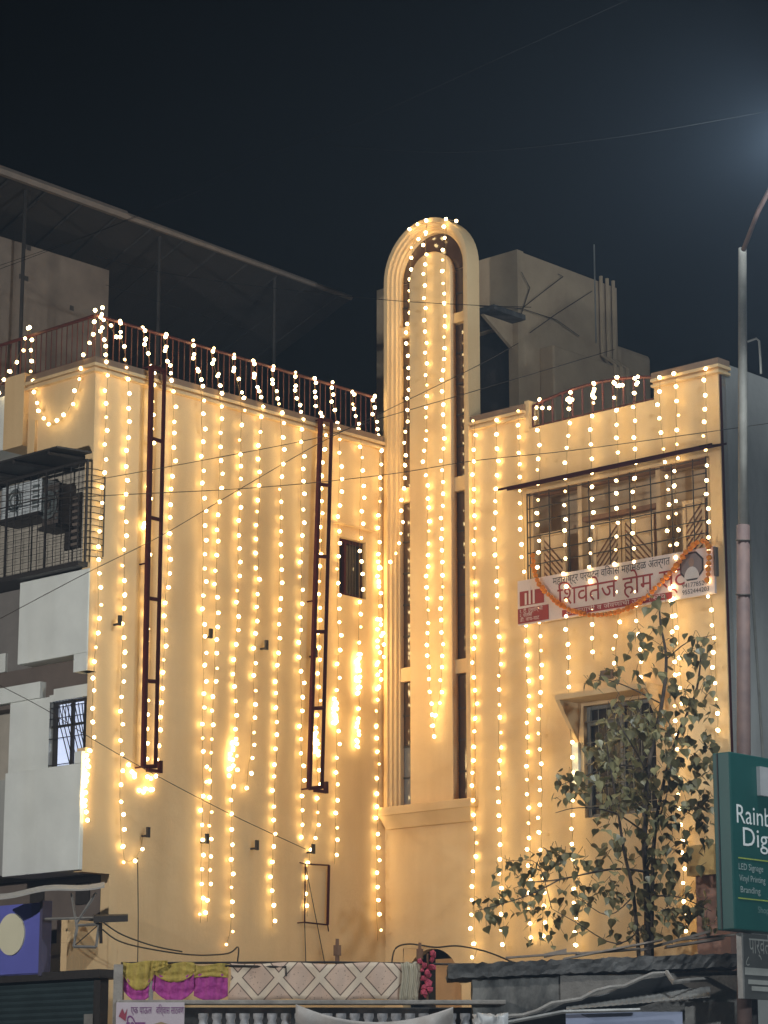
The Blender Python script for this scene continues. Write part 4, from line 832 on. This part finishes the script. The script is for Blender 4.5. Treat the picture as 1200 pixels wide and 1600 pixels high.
def smooth(pts, n=5):
    out = []
    for i in range(len(pts) - 1):
        p0, p1, p2, p3 = pts[max(i - 1, 0)], pts[i], pts[i + 1], pts[min(i + 2, len(pts) - 1)]
        for k in range(n):
            t = k / n; out.append(.5 * ((2 * p1) + (p2 - p0) * t + (2 * p0 - 5 * p1 + 4 * p2 - p3) * t * t + (3 * p1 - p0 - 3 * p2 + p3) * t ** 3))
    return out + [pts[-1]]
# ================================================================ OVERHEAD CABLES
CB = [([(-10,418),(190,347),(395,250),(560,190),(760,100),(980,0)], 27, 'highest cable rising from the left edge across the sky', .0026),
 ([(-10,424),(180,352),(330,290)], 28, 'cable paired with the highest one at the left edge', .003),
 ([(150,400),(250,425),(400,447),(595,468),(745,477),(830,480)], 33, 'thin cable from the terrace room past the tower head', .0045),
 ([(165,445),(260,475),(400,520)], 33, 'short faint cable in front of the terrace room', .003),
 ([(-10,777),(165,747),(350,713),(500,683),(590,655),(745,610),(960,546)], 30, 'cable rising from the balcony cage to the water tank room', .0045),
 ([(-10,972),(130,898),(250,838),(375,764),(500,692),(590,648),(745,572),(810,536)], 30.5, 'steep cable across the left wall to the tower', .0045),
 ([(-10,784),(170,774),(400,762),(600,742),(740,720),(900,703),(1120,673),(1210,660)], 29.8, 'nearly level cable crossing the whole building', .0045),
 ([(-10,1066),(70,1108),(150,1158),(245,1212),(360,1272),(478,1327)], 31.0, 'low cable sloping down to the bracket above the small frame', .0045),
 ([(520,228),(720,238),(960,215),(1210,172)], 28, 'faint sagging cable high in the sky near the lamp', .0025),
 ([(160,1440),(190,1460),(240,1478),(285,1487)], 31.3, 'black cable drooping from the iron shelf', .009),
 ([(160,1452),(185,1470),(230,1482),(300,1492),(355,1490),(372,1480),(371,1503)], 31.3, 'longest loose cable sagging behind the festoon cloth', .009),
 ([(215,1340),(216,1440),(215,1503)], 32.0, 'thin cable hanging straight down from the hooked string', .006),
 ([(612,1505),(618,1482),(640,1475),(680,1480),(715,1478),(760,1487),(800,1503)], 32.5, 'loose cable arching over the arched opening', .010)]
for pts, Yc, lab, r_ in CB:
    p3 = smooth([at(x, y, Yc) for x, y in pts], 6)
    MB().tube(p3, r_, 4).build('cable', M_WIRE if Yc != 28 and Yc != 27 and Yc != 33 else M_WIREL, None, label=lab, category='cable', group='loose and overhead cables')

# ================================================================ THE PEEPAL TREE
def leaf_material():
    m = bpy.data.materials.new('peepal_leaf'); m.use_nodes = True; ns, ln = m.node_tree.nodes, m.node_tree.links; p = ns['Principled BSDF']
    geo = ns.new('ShaderNodeNewGeometry'); no = ns.new('ShaderNodeTexNoise'); no.inputs['Scale'].default_value = 5; ln.new(geo.outputs['Position'], no.inputs['Vector'])
    cr = ns.new('ShaderNodeValToRGB'); ln.new(no.outputs['Fac'], cr.inputs['Fac'])
    e = cr.color_ramp.elements; e[0].position = .3; e[1].position = .7; e[0].color = (.10, .09, .04, 1); e[1].color = (.32, .28, .13, 1)
    ln.new(cr.outputs['Color'], p.inputs['Base Color']); p.inputs['Roughness'].default_value = .45; p.inputs['Specular IOR Level'].default_value = .5
    tr = ns.new('ShaderNodeBsdfTranslucent'); tr.inputs['Color'].default_value = (.10, .10, .02, 1); mx = ns.new('ShaderNodeMixShader'); mx.inputs[0].default_value = .12
    ln.new(p.outputs[0], mx.inputs[1]); ln.new(tr.outputs[0], mx.inputs[2]); ln.new(mx.outputs[0], ns['Material Output'].inputs['Surface']); return m
M_LEAF = leaf_material(); M_BARK = mat('dark_bark', (.10, .075, .055), .9, scale=10, col2=(.05, .035, .03))
YT = 31.2
tree = root('peepal_tree', at(1010, 1490, YT), 'slender leafy peepal tree growing behind the old shop roof', 'tree')
def D(x, y, d=0): return at(x, y, YT + d)
MB().tube(smooth([D(1012, 1520), D(1011, 1400), D(1007, 1300), D(1013, 1200), D(1034, 1100, -.1), D(1041, 1030), D(1032, 975), D(1030, 935)]), .045, 8, r1=.008).build('trunk', M_BARK, tree, smooth=True)
BR_ = [([(1000, 1520, 0), (990, 1400, -.1), (975, 1330, -.2), (966, 1270, -.25), (955, 1205, -.3), (945, 1150, -.3)], .028),
 ([(1018, 1520, .1), (1020, 1350, .15), (1031, 1250, .2), (1058, 1150, .15), (1088, 1080, .1), (1096, 1010, .1)], .032),
 ([(1009, 1362, 0), (956, 1358, -.2), (875, 1374, -.4), (834, 1378, -.5)], .018), ([(875, 1374, -.4), (828, 1398, -.5), (785, 1412, -.5), (742, 1424, -.5)], .010),
 ([(1006, 1300, 0), (960, 1270, -.2), (905, 1262, -.4), (868, 1270, -.5)], .012), ([(1013, 1200, 0), (960, 1196, -.3), (915, 1212, -.4), (878, 1226, -.5)], .012),
 ([(1034, 1100, -.1), (985, 1075, -.2), (945, 1062, -.3), (912, 1068, -.3)], .010), ([(1012, 1440, 0), (965, 1475, -.3), (898, 1440, -.5), (862, 1420, -.5)], .010),
 ([(1020, 1400, .1), (1062, 1402, -.2), (1112, 1424, -.4)], .014), ([(1031, 1250, .2), (1072, 1268, .0), (1108, 1292, -.1)], .012), ([(1041, 1030, 0), (1075, 1003, -.1), (1116, 992, -.1)], .009),
 ([(1008, 1330, 0), (1040, 1250, -.4), (1050, 1180, -.5)], .016), ([(862, 1420, -.5), (840, 1350, -.5), (800, 1345, -.5), (785, 1340, -.5)], .006), ([(990, 1400, -.1), (950, 1430, -.4), (900, 1400, -.5)], .009),
 ([(1013, 1210, 0), (985, 1160, -.5), (960, 1120, -.6), (950, 1095, -.6)], .012)]
for pts, r_ in BR_: MB().tube(smooth([D(*p) for p in pts], 4), r_, 6, r1=r_ * .35).build('branch', M_BARK, tree, smooth=True)
half = [(0, 0), (.26, -.03), (.44, .10), (.49, .28), (.40, .50), (.22, .72), (.08, .90), (.02, 1.06), (0, 1.2)]
def leaf_mesh():
    v, f = [], []
    for x, y in half: v.append((0, y, -.0))
    for s in (-1, 1):
        for x, y in half[1:-1]: v.append((s * x, y, .16 * x + (-.10 * y * y)))
    n = len(half)
    for s in (0, 1):
        o = n + s * (n - 2)
        f.append((0, 1, o)); 
        for k in range(n - 3): f.append((k + 1, k + 2, o + k + 1, o + k) if s else (k + 1, o + k, o + k + 1, k + 2))
        f.append((n - 2, n - 1, o + n - 3))
    for k in range(n): v[k] = (0, half[k][1], -.10 * half[k][1] ** 2)
    me = bpy.data.meshes.new('leaf'); me.from_pydata(v, [], f); me.update(); me.materials.append(M_LEAF); return me
LEAF = leaf_mesh()
CL = [(1030, 945, 24, 26, 14), (1040, 1000, 62, 26, 42), (1095, 1020, 24, 26, 22), (1000, 1040, 45, 30, 22), (1062, 1055, 50, 40, 36), (945, 1062, 34, 18, 22), (1095, 1090, 28, 40, 28), (1040, 1110, 60, 40, 50), (985, 1125, 50, 40, 70),
 (945, 1165, 34, 40, 55), (1010, 1175, 70, 45, 105), (1075, 1180, 50, 50, 70), (905, 1215, 34, 20, 26), (890, 1240, 28, 18, 20), (960, 1235, 55, 35, 70), (1040, 1240, 70, 45, 95), (1095, 1260, 26, 40, 34), (985, 1290, 55, 40, 62), (1060, 1310, 50, 40, 50), (1000, 1360, 50, 50, 48),
 (1015, 1345, 90, 30, 40), (905, 1335, 50, 22, 42), (870, 1350, 40, 26, 34), (830, 1352, 40, 20, 26), (800, 1370, 30, 26, 24), (815, 1400, 38, 30, 34), (765, 1418, 32, 20, 26), (775, 1440, 20, 16, 10), (850, 1430, 40, 28, 26), (910, 1395, 36, 30, 30), (940, 1400, 40, 26, 34), (895, 1440, 26, 26, 16),
 (1040, 1405, 70, 30, 60), (1085, 1435, 46, 28, 46), (1020, 1440, 40, 30, 30), (850, 1470, 26, 14, 8), (960, 1455, 40, 24, 18), (1108, 1180, 14, 30, 12)]
rs = random.Random(5); inst = []
for cx, cy_, rx, ry, n in CL:
    for k in range(int(n * .85)):
        t = rs.uniform(0, 6.283); q = math.sqrt(rs.random()); x, y = cx + rx * q * math.cos(t), cy_ + ry * q * math.sin(t)
        if x > 1132 or y > 1490: continue
        depth = rs.uniform(-.75, .35) * (.6 + .4 * (x > 900))
        p = D(x, y, depth)
        yaw = rs.uniform(0, 6.283); pitch = R(rs.choice((-70, -60, -45, -30, -80, -15))) + rs.uniform(-.25, .25)
        s_ = rs.uniform(.07, .14) * (1.0 if x > 900 else .9)
        inst.append((depth, p, Matrix.Rotation(yaw, 4, 'Z') @ Matrix.Rotation(pitch, 4, 'X') @ Matrix.Rotation(rs.uniform(-.7, .7), 4, 'Y'), s_))
inst.sort(key=lambda e: -e[3] + e[0] * .05)
for d_, p, M_, s_ in inst[:300]:
    o = link('leaf', LEAF, p, tree); o.rotation_euler = M_.to_euler(); o.scale = (s_, s_, s_)
rest = MB()
for d_, p, M_, s_ in inst[300:]:
    i = len(rest.v); rest.v += [p + (M_ @ (v.co * s_)) for v in LEAF.vertices]; rest.f += [tuple(i + k for k in q.vertices) for q in LEAF.polygons]
rest.build('foliage', M_LEAF, tree, kind='stuff')
tw_ = MB()
for d_, p, M_, s_ in inst[::2]:
    tw_.tube([p, p + Z * rs.uniform(.03, .10) + Vector((rs.uniform(-.08, .08), rs.uniform(-.05, .1), 0))], .0035, 3)
tw_.build('twigs', M_BARK, tree, kind='stuff')

# ================================================================ HAZE
HZ = .0020  # thin volume added to give the street lamp its glow
if HZ:
    m = bpy.data.materials.new('lamp_glow_haze'); m.use_nodes = True; ns, ln = m.node_tree.nodes, m.node_tree.links
    ns.remove(ns['Principled BSDF']); v = ns.new('ShaderNodeVolumePrincipled'); v.inputs['Density'].default_value = HZ; v.inputs['Color'].default_value = (.58, .76, 1, 1)
    ln.new(v.outputs[0], ns['Material Output'].inputs['Volume'])
    MB().box(-420, 420, -220, 920, -1, 18).build('haze', m, None, kind='stuff')
print('bulbs', NB, 'leaves', len(inst))
